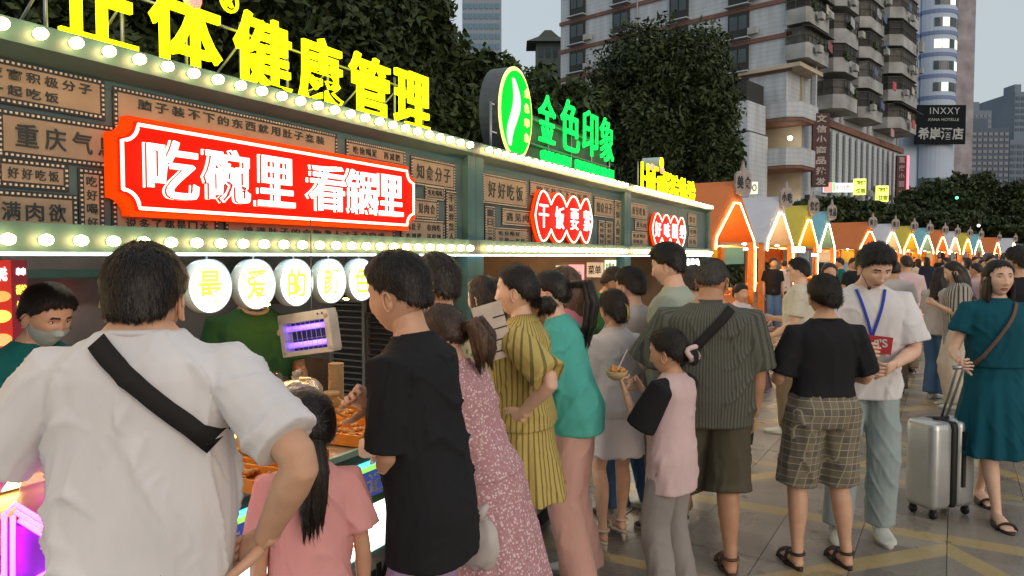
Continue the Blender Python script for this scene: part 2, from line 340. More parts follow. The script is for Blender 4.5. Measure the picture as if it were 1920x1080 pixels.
class Person:
    def __init__(s, label, u, d, H=1.7, sex='m', face=0, b=1., lean=0, roll=0, hy=0, hp=0, hr=0, fat=0., shift=(0, 0), arms=None, legs=None,
                 skin='skin', hair='short', hcol='hair_black', near=1, group=None, hs=1., xy=None, zoff=0., hand=None, foot='bare', twist=0, faceon=False, nk=.006):
        s.s = H / 1.72; s.b = b; s.H = H; s.sex = sex; s.T = TM if sex == 'm' else TF; s.near = near; s.fat = fat
        p = xy or dp(u, 481, d); s.loc = V((p[0], p[1], zoff)); s.rz = YAW + R(face)
        s.e = thing('person', label, 'person', s.loc, s.rz, group)
        s.lean = R(lean); s.roll = R(roll); s.twist = R(twist); s.shift = shift; s.vox = {0: .0068, 1: .010, 2: .014, 3: .022}[near]; s.near = near = max(1, near)
        s.seed = RNG.randint(1000); s.skin = MATS[skin]; S = s.s
        sw = (.178 if sex == 'm' else .155) * b * S
        s.legs = legs or {'L': (-.10, 0), 'R': (.10, 0)}
        s.arms = arms or {}
        s.J = {}
        for k, g in (('L', -1), ('R', 1)):
            sh = s.bend(V((g * sw, -.012 * S, 1.365 * S)))
            a = s.arms.get(k, ((.12, .02, -1), (.05, .25, -1)))
            ua = V((a[0][0] * g, a[0][1], a[0][2])).normalized(); fa = V((a[1][0] * g, a[1][1], a[1][2])).normalized()
            el = sh + ua * .285 * S; wr = el + fa * .245 * S
            s.J[k] = (sh, el, wr, fa, a[2] if len(a) > 2 else {})
            fx, fy = s.legs[k][:2]; fz = s.legs[k][2] if len(s.legs[k]) > 2 else 0
            hip = V((g * .088 * S * b, -.005, .90 * S)) + V((shift[0], shift[1], 0)); an = V((fx, fy - .03, .085 * S + fz))
            mid = (hip + an) / 2; L = (hip - an).length; tl = .415 * S * 2
            kb = math.sqrt(max(0, (tl / 2) ** 2 - (L / 2) ** 2)) if L < tl else 0
            kn = mid + V((fx * .0, max(kb, .012), 0)) ; kn.z = an.z + (hip.z - an.z) * .49
            s.J['l' + k] = (hip, kn, an, V((fx, fy, fz)))
        nkp = s.bend(V((0, -.012 * S, 1.458 * S)))
        s.HM = Matrix.Translation(nkp) @ (Matrix.Rotation(s.twist * 1., 4, 'Z')) @ Matrix.Rotation(R(hy), 4, 'Z') @ Matrix.Rotation(-R(hp), 4, 'X') @ Matrix.Rotation(R(hr), 4, 'Y') @ Matrix.Translation((0, .026 * S, (.126 - nk) * S)) @ Matrix.Scale(hs * (.5 + .5 * S) * (1 if sex == 'm' else .965), 4)
        s.body(hair, hcol, foot, faceon)
    def bend(s, p):
        S = s.s; p = V(p); z0 = .90 * S; t = min(1, max(0, (p.z - .84 * S) / (.3 * S))); t = t * t * (3 - 2 * t)
        q = V((p.x, p.y, p.z - z0))
        if s.twist: q = Matrix.Rotation(s.twist * t, 3, 'Z') @ q
        q = Matrix.Rotation(-s.lean * t, 3, 'X') @ q
        q = Matrix.Rotation(s.roll * t, 3, 'Y') @ q
        return q + V((s.shift[0], s.shift[1], z0))
    def trings(s, zs, off=0., straight=0., n=24, wk=1.):
        out = []
        for z in zs:
            w, d, y0 = interp_t(s.T, z); w *= s.b * wk; d *= (.5 + .5 * s.b)
            if straight and z < .94:
                w9, d9, y9 = interp_t(s.T, .93); w = max(w, w9 * s.b * .99); d = max(d, d9 * (.5 + .5 * s.b) * .97); y0 = y9
            if straight and z < 1.34:
                w2, d2, y2 = interp_t(s.T, 1.30); w2 *= s.b * .98; d2 *= (.5 + .5 * s.b); k = straight; w = max(w, w * (1 - k) + w2 * k); d = max(d, d * (1 - k) + d2 * k)
            if s.fat and z < 1.35:
                fz = math.exp(-((z - 1.06) / .14) ** 2) * s.fat; d += fz; w += fz * .6; y0 += fz * .4
            o = off * min(1, max(.35, (1.47 - z) / .08))
            out.append([s.bend(p * s.s) for p in ring(z, w + o, d + o, y0, n)])
        return out
    def skin_hand(s, mb, k):
        sh, el, wr, fa, o = s.J[k]; S = s.s * (.95 if s.sex == 'f' else 1.02); g = -1 if k == 'L' else 1
        d = V(o['dir']).normalized() if 'dir' in o else fa
        if 'dir' in o: d = V((o['dir'][0] * g, o['dir'][1], o['dir'][2])).normalized()
        pn = V((o.get('palm', (-1, .2, 0))[0] * g,) + tuple(o.get('palm', (-1, .2, 0))[1:])); pn = (pn - d * pn.dot(d)).normalized(); sd = d.cross(pn) * g * (-1)
        cu = o.get('curl', .35)
        M3 = Matrix((sd, pn, d)).transposed()
        def rg(t, w, h): return [wr + d * t * S + M3 @ V((math.cos(a) * w * S, math.sin(a) * h * S, 0)) for a in [2 * math.pi * j / 10 for j in range(10)]]
        mb.loft([rg(-.03, .025, .021), rg(0, .026, .018), rg(.03, .036, .016), (rg(.07, .041, .014)), rg(.09, .038, .010)])
        for i, (off, L) in enumerate(((-.030, .058), (-.010, .073), (.010, .078), (.030, .070))):
            p = wr + d * .078 * S + sd * off * S; q = d.copy(); pts = [wr + d * .05 * S + sd * off * .8 * S, p]
            for sg in (.45, .32, .25):
                ang = cu * (1.1 + .15 * (3 - i)); q = (q * math.cos(ang) + pn * math.sin(ang)).normalized() if sg == .45 else (q * math.cos(ang) + (pn * math.cos(0) - q * q.dot(pn)).normalized() * math.sin(ang)).normalized()
                p = p + q * L * sg * S * 1.05; pts.append(p)
            mb.tube(pts, [.009 * S, .0095 * S, .0088 * S, .008 * S, .0058 * S], 8)
        t0 = wr + d * .012 * S + sd * .02 * S
        td = (d * .62 + sd * .72 + pn * (.25 + cu * .5)).normalized()
        mb.tube([t0, t0 + td * .038 * S, t0 + td * .068 * S + pn * .006, t0 + td * .09 * S + d * .012 * S + pn * .01], [.014 * S, .0125 * S, .0105 * S, .0075 * S], 8)
    def foot_shape(s, k, mb, up=0., toes=True, off=0.):
        f = s.J['l' + k][3]; S = s.s; g = -1 if k == 'L' else 1; o = off
        rings = []
        for y, w, h in ((-.075, .022, .028), (-.06, .030, .040), (-.02, .033, .062), (.03, .036, .055), (.08, .043, .038), (.125, .046, .028), (.16, .040, .021), (.178, .022, .014)):
            rings.append([f + V((( math.cos(a) * (w + o)) * S + g * .0 + (y > .06) * g * .002, (y + (o if y > 0 else -o)) * S, max(0.004, (h + o) * (.5 + .55 * math.sin(a)) * S) + up)) for a in [2 * math.pi * j / 14 for j in range(14)]])
        mb.loft(rings)
        if toes:
            for i in range(5): mb.ball(f + V((-g * (.030 - i * .0155) * S, (.178 - i * i * .0025 - .004 * i) * S, .012 * S + up)), (.0088 * S * (1.35 if i == 0 else 1), .016 * S, .009 * S), 6)
    def body(s, hair, hcol, foot, faceon):
        S = s.s; mb = MB(); b2 = math.sqrt(s.b)
        mb.loft(s.trings([t[0] for t in s.T], -.012))
        w = .060 if s.sex == 'm' else .048
        hc = s.HM @ V((0, -.012, -.045)); n0 = s.bend(V((0, -.018 * S, 1.42 * S)))
        mb.tube([n0, n0.lerp(hc, .45), hc], [w * 1.15 * S * b2, w * S * b2, w * .98 * S * b2], 14)
        for k in 'LR':
            sh, el, wr, fa, o = s.J[k]; q = (1. if s.sex == 'm' else .82) * b2 * S
            ua = (el - sh).normalized()
            mb.tube([sh - ua * .03, sh + ua * .05 * S, sh.lerp(el, .5), el - ua * .02, el + fa * .02, el.lerp(wr, .3), el.lerp(wr, .7), wr + fa * .01], [.045 * q, .056 * q, .048 * q, .041 * q, .041 * q, .043 * q, .033 * q, .026 * q], 12)
            hip, kn, an, f = s.J['l' + k]; q = (1. if s.sex == 'm' else .95) * b2 * S; bk = V((0, -.018 * S, 0))
            mb.tube([hip + V((0, 0, .03)), hip.lerp(kn, .35), hip.lerp(kn, .75), kn, kn.lerp(an, .25) + bk, kn.lerp(an, .45) + bk * .8, kn.lerp(an, .8), an, an - V((0, 0, .05 * S))], [.085 * q, .080 * q, .060 * q, .052 * q, .056 * q, .052 * q, .035 * q, .032 * q, .034 * q], 14)
            if foot in ('bare', 'toes'): s.foot_shape(k, mb, .012 if foot == 'toes' else 0)
        # the whole body fused into one skin, then head and hands grafted on in the same mesh
        me = fuse(mb, s.vox, 3, None, 'body')
        n = len(me.vertices); co = np.empty(n * 3); me.vertices.foreach_get('co', co); vs = co.reshape(-1, 3).tolist(); fs = [tuple(p.vertices) for p in me.polygons]; mi = [0] * len(fs)
        hb = MB()
        for k in 'LR': s.skin_hand(hb, k)
        hn, hm = {1: (72, 64), 2: (40, 34), 3: (24, 20)}[s.near]
        if faceon: hn, hm = 110, 96
        D = sphere_dirs(hn, hm); P = head_surface(D); fcs = grid_faces(hn, hm)
        cen = [P[list(f)].mean(0) for f in fcs]; mm = []
        for c in cen:
            k = 0
            if c[1] > .05 and s.near < 3:
                x, z = abs(c[0]), c[2]
                if x < .023 and -.083 + x * .25 < z < -.062 - x * .3 + (.002 if x > .003 else 0): k = 1
                elif .014 < x < .047 and abs(z - (.026 + .004 * math.sin((x - .014) / .033 * 3.1))) < (.0032 if s.sex == 'f' else .0048): k = 2
            mm.append(k)
        M = s.HM; hv = [tuple(M @ V(p)) for p in P]
        k0 = len(hb.v); hb.add(hv, fcs); hb.m[-len(fcs):] = mm
        for g in (-1, 1):
            r = Matrix.Rotation(R(18) * g, 3, 'Z') @ Matrix.Rotation(R(-8), 3, 'X')
            eb = MB(); eb.ball((g * .079, -.008, -.018), (.006, .017, .030), 10, M=r)
            eb.tube([V((g * .085, -.006, -.018)) + r @ V((0, .017 * math.cos(a), .029 * math.sin(a))) for a in [R(x) for x in range(-90, 200, 30)]], .0042, 6)
            hb.add([M @ V(p) for p in eb.v], eb.f)
        o = len(vs); vs += [tuple(p) for p in hb.v]; fs += [tuple(i + o for i in f) for f in hb.f]; mi += hb.m
        m2 = bpy.data.meshes.new('body'); m2.from_pydata(vs, [], fs)
        for m in (s.skin, MATS['lip'], MATS[hcol]): m2.materials.append(m)
        m2.polygons.foreach_set('material_index', mi); m2.polygons.foreach_set('use_smooth', [True] * len(fs)); m2.update()
        bpy.data.meshes.remove(me); s.body_o = link('body', m2, s.e)
        if s.near < 3 and (s.near == 1 or faceon):
            i = np.argmin(np.abs(P[:, 0] - .032) + np.abs(P[:, 2] - .006) + (P[:, 1] < 0)); ye = P[i, 1]
            for g in (-1, 1):
                eb = MB(); eb.ball((g * .032, ye - .0005, .006), (.0125, .005, .0052), 10, 0); eb.ball((g * .032 , ye + .0022, .0062), (.0052, .003, .005), 8, 1)
                eb.tube([(g * (.032 + .0135 * math.cos(a)), ye + .003 - .004 * abs(math.cos(a)), .007 + .0052 * math.sin(a)) for a in [R(x) for x in range(0, 181, 30)]], .0013, 5, 1)
                eb.v = [tuple(M @ V(p)) for p in eb.v]; eb.build('eye', [MATS['eyewhite'], MATS['eyedark']], s.e, True)
        if hair: s.hair(hair, hcol)
    # ------------------------------------------------------------ hair
    def hair(s, st, hcol, side=None):
        st = dict(kind=st) if isinstance(st, str) else st; k = st['kind']; M = s.HM; n, m = {1: (64, 50), 2: (40, 32), 3: (24, 18)}[s.near]
        base = {'short': ('m', .022, .010), 'crop': ('m', .006, .004), 'thin': ('r', .004, .004), 'bob': ('f', .022, .016), 'tousled': ('m', .026, .012)}.get(k, ('f', .013, .010))
        vs, fs = hair_shell(base[0], st.get('top', base[1]), st.get('side', base[2]), s.seed % 50, n, m, .005 if k == 'tousled' else .0022)
        mb = MB(); mb.add(vs.tolist(), fs)
        ext = MB()
        if k in ('pony', 'lowpony'):
            a = V(st.get('at', (0, -.105, .045) if k == 'pony' else (0, -.098, -.02))); L = st.get('len', .3); sw = st.get('swing', 0); out = st.get('out', .055)
            pts = [a + V((0, .02, 0)), a, a + V((sw * .1, -out, .005)), a + V((sw * .4, -out * 1.25, -L * .3)), a + V((sw * .8, -out * 1.1, -L * .65)), a + V((sw, -out * .8, -L))]
            w = st.get('w', 1.); rr_ = random.Random(s.seed)
            for q_ in range(9):
                o_ = V((rr_.uniform(-1, 1), rr_.uniform(-1, 1), 0)) * .020 * w; e_ = rr_.uniform(.78, 1.12)
                ext.tube([pts[0], pts[1] + o_ * .3, pts[2] + o_ * .8, pts[3] + o_ * 1.1 + V((0, 0, .02 * (1 - e_))), pts[4] + o_ * 1.2 + V((0, 0, L * .3 * (1 - e_))), pts[5] + o_ * 1.3 + V((0, 0, L * .8 * (1 - e_)))], [.014, .015, .020 * w, .021 * w, .015 * w, .003], 8, flat=1.1, up=(1, 0, 0))
            ext.tube([a + V((.022 * math.cos(x), 0, .022 * math.sin(x))) for x in [R(q) for q in range(0, 361, 40)]], .006, 6)
        if k == 'bun':
            a = V(st.get('at', (0, -.115, .0))); r = st.get('r', .038); ext.ball(a, (r * 1.1, r * .8, r), 16)
            ext.tube([a + V((r * .75 * math.cos(x), -.012 + .004 * math.sin(3 * x), r * .7 * math.sin(x))) for x in [R(q) for q in range(0, 361, 30)]], r * .42, 8)
        if k in ('long', 'bob'):
            L = st.get('len', .30 if k == 'long' else .08); a0 = R(st.get('open', 70)); rr = []
            for i, t in enumerate(np.linspace(0, 1, 16)):
                z = .085 - (.085 + L + .115 * (k == 'bob')) * t; wz = .062 + .030 * min(1, t * 4) - .004 * t + .006 * math.sin(t * 9 + s.seed); dz = .085 + .035 * min(1, t * 5) + .012 * math.sin(t * 6); back = -.0 - .02 * t
                o_, i_ = [], []
                for ang in np.linspace(a0, 2 * math.pi - a0, 26):
                    rp = 1 + .025 * math.sin(ang * 13 + t * 3 + s.seed) + .02 * math.sin(ang * 5 + t * 7)
                    th = .030 * (1 - .5 * max(0, t - .8) / .2); p = V((math.sin(ang) * wz * rp, math.cos(ang) * dz * rp * (1 if math.cos(ang) < 0 else .9) + back, z))
                    o_.append(p); i_.append(V((p.x * (1 - th / wz * .9), (p.y - back) * (1 - th / dz * .9) + back, z)))
                rr.append(o_ + i_[::-1])
            ext.loft(rr)
        HV = [M @ V(p) for p in mb.v]; EV = [M @ V(p) for p in ext.v]
        allmb = MB(); allmb.add(HV, mb.f); allmb.add(EV, ext.f)
        nst = {1: st.get('n', 9000), 2: 2000, 3: 0}[s.near]
        if nst:
            v, q, nn, ar = mesh_np(allmb.v, allmb.f); c3 = v[q].mean(1); hm = np.array(M.inverted()); loc = c3 @ hm[:3, :3].T + hm[:3, 3]
            # only above the hairline of the shell
            isx = q[:, 0] >= len(HV); az = np.degrees(np.arccos(np.clip(loc[:, 1] / np.maximum(np.hypot(loc[:, 0], loc[:, 1]), 1e-6), -1, 1)))
            zh = np.interp(az, [a for a, _ in HL[base[0]]], [b for _, b in HL[base[0]]]); ok = isx | (loc[:, 2] > zh + .001)
            out = (c3 - np.array(M @ V((0, -.01, 0)))); sg = np.sign((nn * out).sum(1)); nn = nn * sg[:, None]
            pr = ar * ok; pr /= pr.sum(); idx = RNG.choice(len(q), nst, p=pr)
            a, b_ = RNG.rand(nst, 1), RNG.rand(nst, 1); P = (v[q[idx, 0]] * (1 - a) + v[q[idx, 1]] * a) * (1 - b_) + (v[q[idx, 3]] * (1 - a) + v[q[idx, 2]] * a) * b_
            up = np.array(M.to_3x3() @ V((0, 0, 1))); bk = np.array(M.to_3x3() @ V((0, -1, 0)))
            if k in ('short', 'crop', 'thin', 'tousled', 'bob', 'long'): Fl = -up[None, :] * 1.0 + out[idx] * 2 + (bk * .3)[None, :]
            else:
                tgt = np.array(M @ V(st.get('at', (0, -.11, .02)))); Fl = tgt[None, :] - P; Fl[isx[idx]] = -up * (1 if 'pony' in k else .2)
            wd = {1: .0017, 2: .004}[s.near]; ln = {'crop': .006, 'thin': .005, 'short': .018, 'tousled': .032}.get(k, .045 if k in ('long', 'bob') else .03)
            rv, rf = ribbons(P, nn[idx], Fl, ln * (1 if s.near == 1 else 1.3), wd, {'tousled': .28, 'short': .22, 'crop': .5}.get(k, .06), .12 if k != 'tousled' else .3)
            allmb.add(rv, rf)
            nf = int(nst * .02); rv, rf = ribbons(P[:nf], nn[idx][:nf], Fl[:nf], ln * 1.6, wd * .8, .3, .4); allmb.add(rv, rf)
        me = allmb.mesh('hair', MATS[hcol], True); s.hair_o = link('hair', me, s.e); return s.hair_o
    # ------------------------------------------------------------ clothes
    def cloth(s, name, mb, m, amp=.008, sx=19, sz=6, extra=.9, it=3):
        me = fuse(mb, s.vox, it, folds(amp, sx, sz, s.seed, extra=extra), name); me.materials.append(MATS[m]); o = link(name, me, s.e); s.last = o; return o
    def sleeves(s, mb, f=.75, r0=.072, r1=.080, thru=0.):
        for k in 'LR':
            sh, el, wr, fa, o = s.J[k]; ua = (el - sh).normalized(); q = s.s * math.sqrt(s.b) * (1 if s.sex == 'm' else .88)
            L = .285 * s.s; i = sh + V((-.07 * (1 if k == 'R' else -1) * s.s, 0, .012))
            p = [i, sh - ua * .01, sh + ua * L * f * .5, sh + ua * L * min(f, 1)]; rr = [r0 * .64 * q, r0 * .92 * q, (r0 + r1) / 2 * q, r1 * q]
            if f > 1: p += [el + fa * .245 * s.s * (f - 1)]; rr += [r1 * .8 * q]
            mb.tube(p, rr, 14)
    def tee(s, m, zb=.84, off=.018, straight=.8, sl=.75, r0=.070, r1=.080, name='t_shirt', amp=.009, collar=True, flare=0., neck=1.455, **k):
        mb = MB(); zs = list(np.arange(zb, 1.40, .05)) + [1.385, 1.415, 1.438, neck]
        rs = s.trings(zs, off, straight)
        if flare:
            for i, z in enumerate(zs):
                fl = flare * max(0, (1.2 - z)) ; c = sum(rs[i], V()) / len(rs[i]); rs[i] = [c + (p - c) * (1 + fl * 4) for p in rs[i]]
        mb.loft(rs)
        if sl: s.sleeves(mb, sl, r0, r1)
        o = s.cloth(name, mb, m, amp, **k); s.top = o
        if collar:
            c = MB(); w, d, y0 = interp_t(s.T, 1.452); nk = s.bend(V((0, -.016, 1.452)) * s.s); rad = (.072 if s.sex == 'm' else .064) * math.sqrt(s.b) * s.s
            tl = Matrix.Rotation(-s.lean, 3, 'X')
            c.tube([s.bend(V((math.cos(a) * rad / s.s, -.014 + math.sin(a) * rad * .92 / s.s, (1.450 if neck > 1.44 else neck - .002) - .028 * max(0, math.sin(a)))) * s.s) for a in [2 * math.pi * i / 26 for i in range(27)]], .0075 * s.s, 8)
            c.build('collar', MATS[m], s.e, True)
        return o
    def shirt_collar(s, m):
        c = MB(); rad = .066 * math.sqrt(s.b)
        rg = []
        for z, r in ((1.432, 1.14), (1.468, 1.0), (1.473, 1.03), (1.438, 1.25)):
            rg.append([s.bend(V((math.cos(a) * rad * r, -.014 + math.sin(a) * rad * r * .95, z - .02 * max(0, math.sin(a)))) * s.s) for a in [2 * math.pi * i / 28 for i in range(28)]])
        c.loft(rg, cap=False); c.build('shirt_collar', MATS[m], s.e, True)
    def legs_cloth(s, m, zh=.08, r0=.100, r1=.085, name='trousers', zt=1.0, off=.014, amp=.006, seam=False, **k):
        mb = MB(); mb.loft(s.trings([.83, .88, .92, .96, zt], off)); q = s.s * math.sqrt(s.b); ends = []
        for kk in 'LR':
            hip, kn, an, f = s.J['l' + kk]; full = [hip + V((0, 0, .04)), hip.lerp(kn, .3), hip.lerp(kn, .6), kn, kn.lerp(an, .4), an]
            z = zh * s.s; pts = []; rr = []; N = 9
            for t in np.linspace(0, 1, N):
                zz = (hip.z + .04) * (1 - t) + z * t
                if zz >= kn.z: p = kn.lerp(hip, (zz - kn.z) / max(1e-4, hip.z - kn.z))
                else: p = an.lerp(kn, (zz - an.z) / max(1e-4, kn.z - an.z))
                pts.append(p); rr.append((r0 * (1 - t) + r1 * t) * q)
            mb.tube(pts, rr, 16)
        return s.cloth(name, mb, m, amp, **k)
    def skirt(s, m, zh=.45, wh=.26, dh=.2, zt=1.04, off=.015, pleat=.012, npl=14, name='skirt', top=None, amp=.005, jag=0, **k):
        mb = MB(); zs = list(np.linspace(zh, .84, 8))[:-1] + [.86, .92, 1.0, zt]; n = 64; rs = []
        for z in zs:
            w, d, y0 = interp_t(s.T, max(z, .86)); w = w * s.b + off; d = d * (.5 + .5 * s.b) + off
            t = max(0, (.92 - z) / max(.01, .92 - zh)); t = t ** .8; w = w * (1 - t) + wh * t; d = d * (1 - t) + dh * t
            rg = []
            for j, p in enumerate(ring(z, w, d, y0, n, 2.1)):
                a = 2 * math.pi * j / n; kk = 1 + pleat / w * (t * .9 + .1) * math.sin(a * npl + 2 * math.sin(a * 2 + s.seed)); q = V(((p.x) * kk, (p.y - y0) * kk + y0, z + jag * math.sin(j * 5.3) * (z == zs[0])))
                rg.append(s.bend(q * s.s) if z > .84 else q * s.s + V((s.shift[0], s.shift[1], 0)))
            rs.append(rg)
        mb.loft(rs)
        if top: top(mb)
        return s.cloth(name, mb, m, amp, **k)
    def shoes(s, m, sole='sole', name='shoe', h=.0):
        for k in 'LR':
            mb = MB(); s.foot_shape(k, mb, .012, False, .007); f = s.J['l' + k][3]; S = s.s
            an = s.J['l' + k][2]; mb.tube([an + V((0, 0, .0 + h)), V((an.x, an.y + .01, f.z + .05 * S))], [.045 * S, .048 * S], 14)
            me = fuse(mb, .008 if s.near == 1 else .014, 2); me.materials.append(MATS[m]); o = link(name, me, s.e)
            so = MB(); rings = []
            for z, g in ((0, 1), (.02, 1.03), (.026, .99)):
                rings.append([f + V((math.cos(a) * .047 * S * (1 if math.sin(a) > -.3 else .78) * g, .055 * S + math.sin(a) * .142 * S * g, z)) for a in [2 * math.pi * j / 24 for j in range(24)]])
            so.loft(rings); q = so.build('sole', MATS[sole], o, True)
    def sandals(s, m, straps=2, heel=0.):
        for k in 'LR':
            f = s.J['l' + k][3]; S = s.s; an = s.J['l' + k][2]; mb = MB(); rings = []
            for z in (0, .016):
                rings.append([f + V((math.cos(a) * .050 * S * (1 if math.sin(a) > -.3 else .75), .055 * S + math.sin(a) * .145 * S, z)) for a in [2 * math.pi * j / 24 for j in range(24)]])
            mb.loft(rings)
            def arc(y, w, h, r): mb.tube([f + V((math.cos(a) * w * S, y * S + .01 * math.sin(a), .006 + max(0, math.sin(a)) * h * S)) for a in [math.pi * i / 12 for i in range(13)]], r, 6, flat=.35, up=(0, 0, 1))
            arc(.115, .052, .045, .016)
            if straps > 1: arc(.03, .043, .078, .014)
            if straps > 2 or straps == 2:
                mb.tube([an + V((math.cos(a) * .038 * S, math.sin(a) * .042 * S + .004, .004)) for a in [2 * math.pi * i / 18 for i in range(19)]], .009, 6)
            if heel: mb.tube([f + V((0, -.055, 0)), f + V((0, -.06, -heel))], [.016, .006], 8)
            mb.build('sandal', MATS[m], s.e, True)
    def strap(s, m, label, cat='bag strap', name='crossbody_strap', x0=.11, x1=-.17, z0=1.46, z1=1.02, w=.04, th=.004, both=True, bag=None, group=None):
        """a webbing strap laid on the garment by ray casting; a top-level thing of its own"""
        dg = bpy.context.evaluated_depsgraph_get(); me = s.top.data
        bv = BVHTree.FromPolygons([tuple(v.co) for v in me.vertices], [tuple(p.vertices) for p in me.polygons]); S = s.s
        e = thing(name, label, cat, s.loc, s.rz, group)
        nrm = V((-(z1 - z0), 0, x1 - x0)).normalized()
        for sidey in ((-1, 1) if both else (-1,)):
            a, b = [], []
            for t in np.linspace(0, 1, 30):
                c = V((x0 + (x1 - x0) * t, 0, z0 + (z1 - z0) * t)) * S
                if t < .10: c = V((x0 * (1 - t * .0), 0, z0)) * S + (V((x1 - x0, 0, z1 - z0)) * t * S)
                row = []
                for g in (-1, 1):
                    q = s.bend(c + nrm * w / 2 * g); d_ = V((0, -sidey, 0)); h = bv.ray_cast(q + V((0, sidey * .6, 0)), d_)
                    row.append(h[0] + V((0, sidey * .014, 0)) if h[0] is not None else None)
                if row[0] is None or row[1] is None: continue
                a.append(row[0]); b.append(row[1])
            if len(a) < 3: continue
            mb = MB(); n = len(a); off = V((0, sidey * th, 0)); vs = a + b + [p + off for p in a] + [p + off for p in b]; fs = []
            for i in range(n - 1): fs += [(i, i + 1, n + i + 1, n + i), (2 * n + i, 3 * n + i, 3 * n + i + 1, 2 * n + i + 1), (i, 2 * n + i, 2 * n + i + 1, i + 1), (n + i, n + i + 1, 3 * n + i + 1, 3 * n + i)]
            mb.add(vs, fs); mb.build('strap', MATS[m], e, True)
        if bag: bag(s, e)
        return e
    def world(s, p): return s.e.matrix_basis @ V(p)
MATS = {}
def D(n, m): MATS[n] = m; return m
D('skin', mat('skin', (.60, .34, .215), .5, var=.08, scale=18, bump=.05, bscale=160, sss=.12))
D('skin_fair', mat('skin_fair', (.72, .45, .32), .5, var=.07, scale=18, bump=.05, bscale=160, sss=.12))
D('skin_tan', mat('skin_tan', (.46, .24, .14), .5, var=.1, scale=18, bump=.06, bscale=160, sss=.1))
D('lip', mat('lip', (.42, .13, .11), .4, var=.05)); D('eyewhite', mat('eyewhite', (.7, .68, .64), .25, var=.02)); D('eyedark', mat('eyedark', (.015, .01, .008), .2))
D('hair_black', mat('hair_black', (.040, .027, .019), .42, col2=(.006, .0045, .004), coord='Island', bump=.25, bscale=150, spec=.35, stretch=(1, 1, .25)))
D('hair_brown', mat('hair_brown', (.12, .06, .03), .42, col2=(.022, .012, .008), coord='Island', bump=.25, bscale=150, spec=.45, stretch=(1, 1, .25)))
D('hair_grey', mat('hair_grey', (.06, .05, .042), .5, var=.4, scale=60, bump=.4, bscale=130))
def cl(n, c, **k): k.setdefault('bump', .6); k.setdefault('bscale', 11); k.setdefault('stretch', (1, 1, .45)); return D(n, mat('cloth_' + n, c, k.pop('rough', .88), var=k.pop('var', .07), scale=k.pop('scale', 7), spec=.2, **k))
cl('white_tee', (.68, .65, .65), var=.08); cl('cream_tee', (.60, .55, .45)); cl('offwhite', (.54, .48, .46)); cl('pink_tee', (.72, .34, .33)); cl('black_tee', (.016, .016, .018)); cl('charcoal', (.03, .03, .033))
cl('teal', (.01, .12, .11)); cl('teal_dress', (.006, .075, .105)); cl('mint', (.09, .42, .36)); cl('pink_trouser', (.58, .34, .29)); cl('green_polo', (.03, .11, .04)); cl('khaki', (.17, .13, .08)); cl('lilac', (.35, .25, .40))
cl('olive', (.085, .075, .050)); cl('jeans', (.08, .16, .30)); cl('pale_jeans', (.30, .36, .36)); cl('grey_trouser', (.28, .25, .23)); cl('pale_pink', (.62, .45, .44)); cl('navy', (.02, .025, .05)); cl('cream_trouser', (.6, .5, .4)); cl('beige', (.45, .35, .24))
cl('sage', (.38, .42, .34)); cl('strap_black', (.022, .02, .02)); cl('strap_brown', (.16, .10, .07)); cl('mask', (.42, .50, .48)); cl('lanyard', (.04, .07, .45)); cl('rose', (.45, .16, .18))
D('striped_dark', stripes('striped_dark', (.10, .10, .078), (.055, .055, .045), 'a', 66, .45)); D('yellow_stripe', stripes('yellow_stripe', (.50, .38, .11), (.20, .15, .05), 'a', 44, .30))
D('navy_stripe', stripes('navy_stripe', (.02, .025, .05), (.5, .5, .5), 'z', 14, .25)); D('floral_pink', floral('floral_pink', (.44, .22, .24), (.72, .56, .55), (.50, .32, .32), 105)); D('floral_cream', floral('floral_cream', (.45, .36, .2), (.10, .2, .12), (.5, .42, .2), 40))
D('zebra', stripes('zebra', (.42, .38, .34), (.06, .05, .05), 'a', 30, .4)); D('plaid', plaid('plaid', (.20, .165, .115), (.12, .105, .085), (.33, .29, .20), 26))
D('sole', mat('sole', (.5, .48, .42), .7)); D('white_shoe', mat('white_shoe', (.55, .56, .50), .6, bump=.1)); D('dark_leather', mat('dark_leather', (.03, .022, .02), .5, bump=.2)); D('brown_leather', mat('brown_leather', (.09, .045, .03), .5, bump=.2)); D('nude_strap', mat('nude_strap', (.5, .4, .3), .4))
# ================================================================ materials of the place
teal = mat('teal_paint', (.055, .125, .115), .45, var=.12, scale=5, bump=.08, bscale=30); tealdk = mat('teal_board', (.075, .115, .115), .6, var=.15, scale=6, bump=.05)
teal_lt = mat('teal_light_edge', (.30, .55, .48), .4); beige = mat('slogan_board', (.33, .24, .155), .75, var=.12, scale=8); ink = mat('dark_print', (.03, .04, .04), .7)
tan_print = mat('tan_print', (.42, .30, .185), .8)
dotm = mat('dot_paint', (.62, .55, .42), .6); steel = mat('steel', (.32, .33, .33), .35, metal=.8, var=.1); dark = mat('dark_metal', (.035, .035, .035), .5); greyw = mat('grey_wall', (.24, .22, .22), .8, var=.2, scale=3)
bulb_m = emit('bulb_glass_lit', (1, .62, .25), 28, (.9, .9, .85)); socket = mat('brass_socket', (.35, .25, .12), .4, metal=.7)
lb_white = emit('lightbox_face', (.93, 1, .97), 2.4); lb_rim = mat('lightbox_rim', (.45, .55, .55), .4); led_blue = emit('led_line', (.65, .85, 1), 2.5)
yel_face = emit('yellow_letter_face', (1, .95, .0), 2.2, (.6, .6, .02)); yel_text = emit('yellow_lamp_print', (.80, .85, .10), .75, (.8, .8, .05))
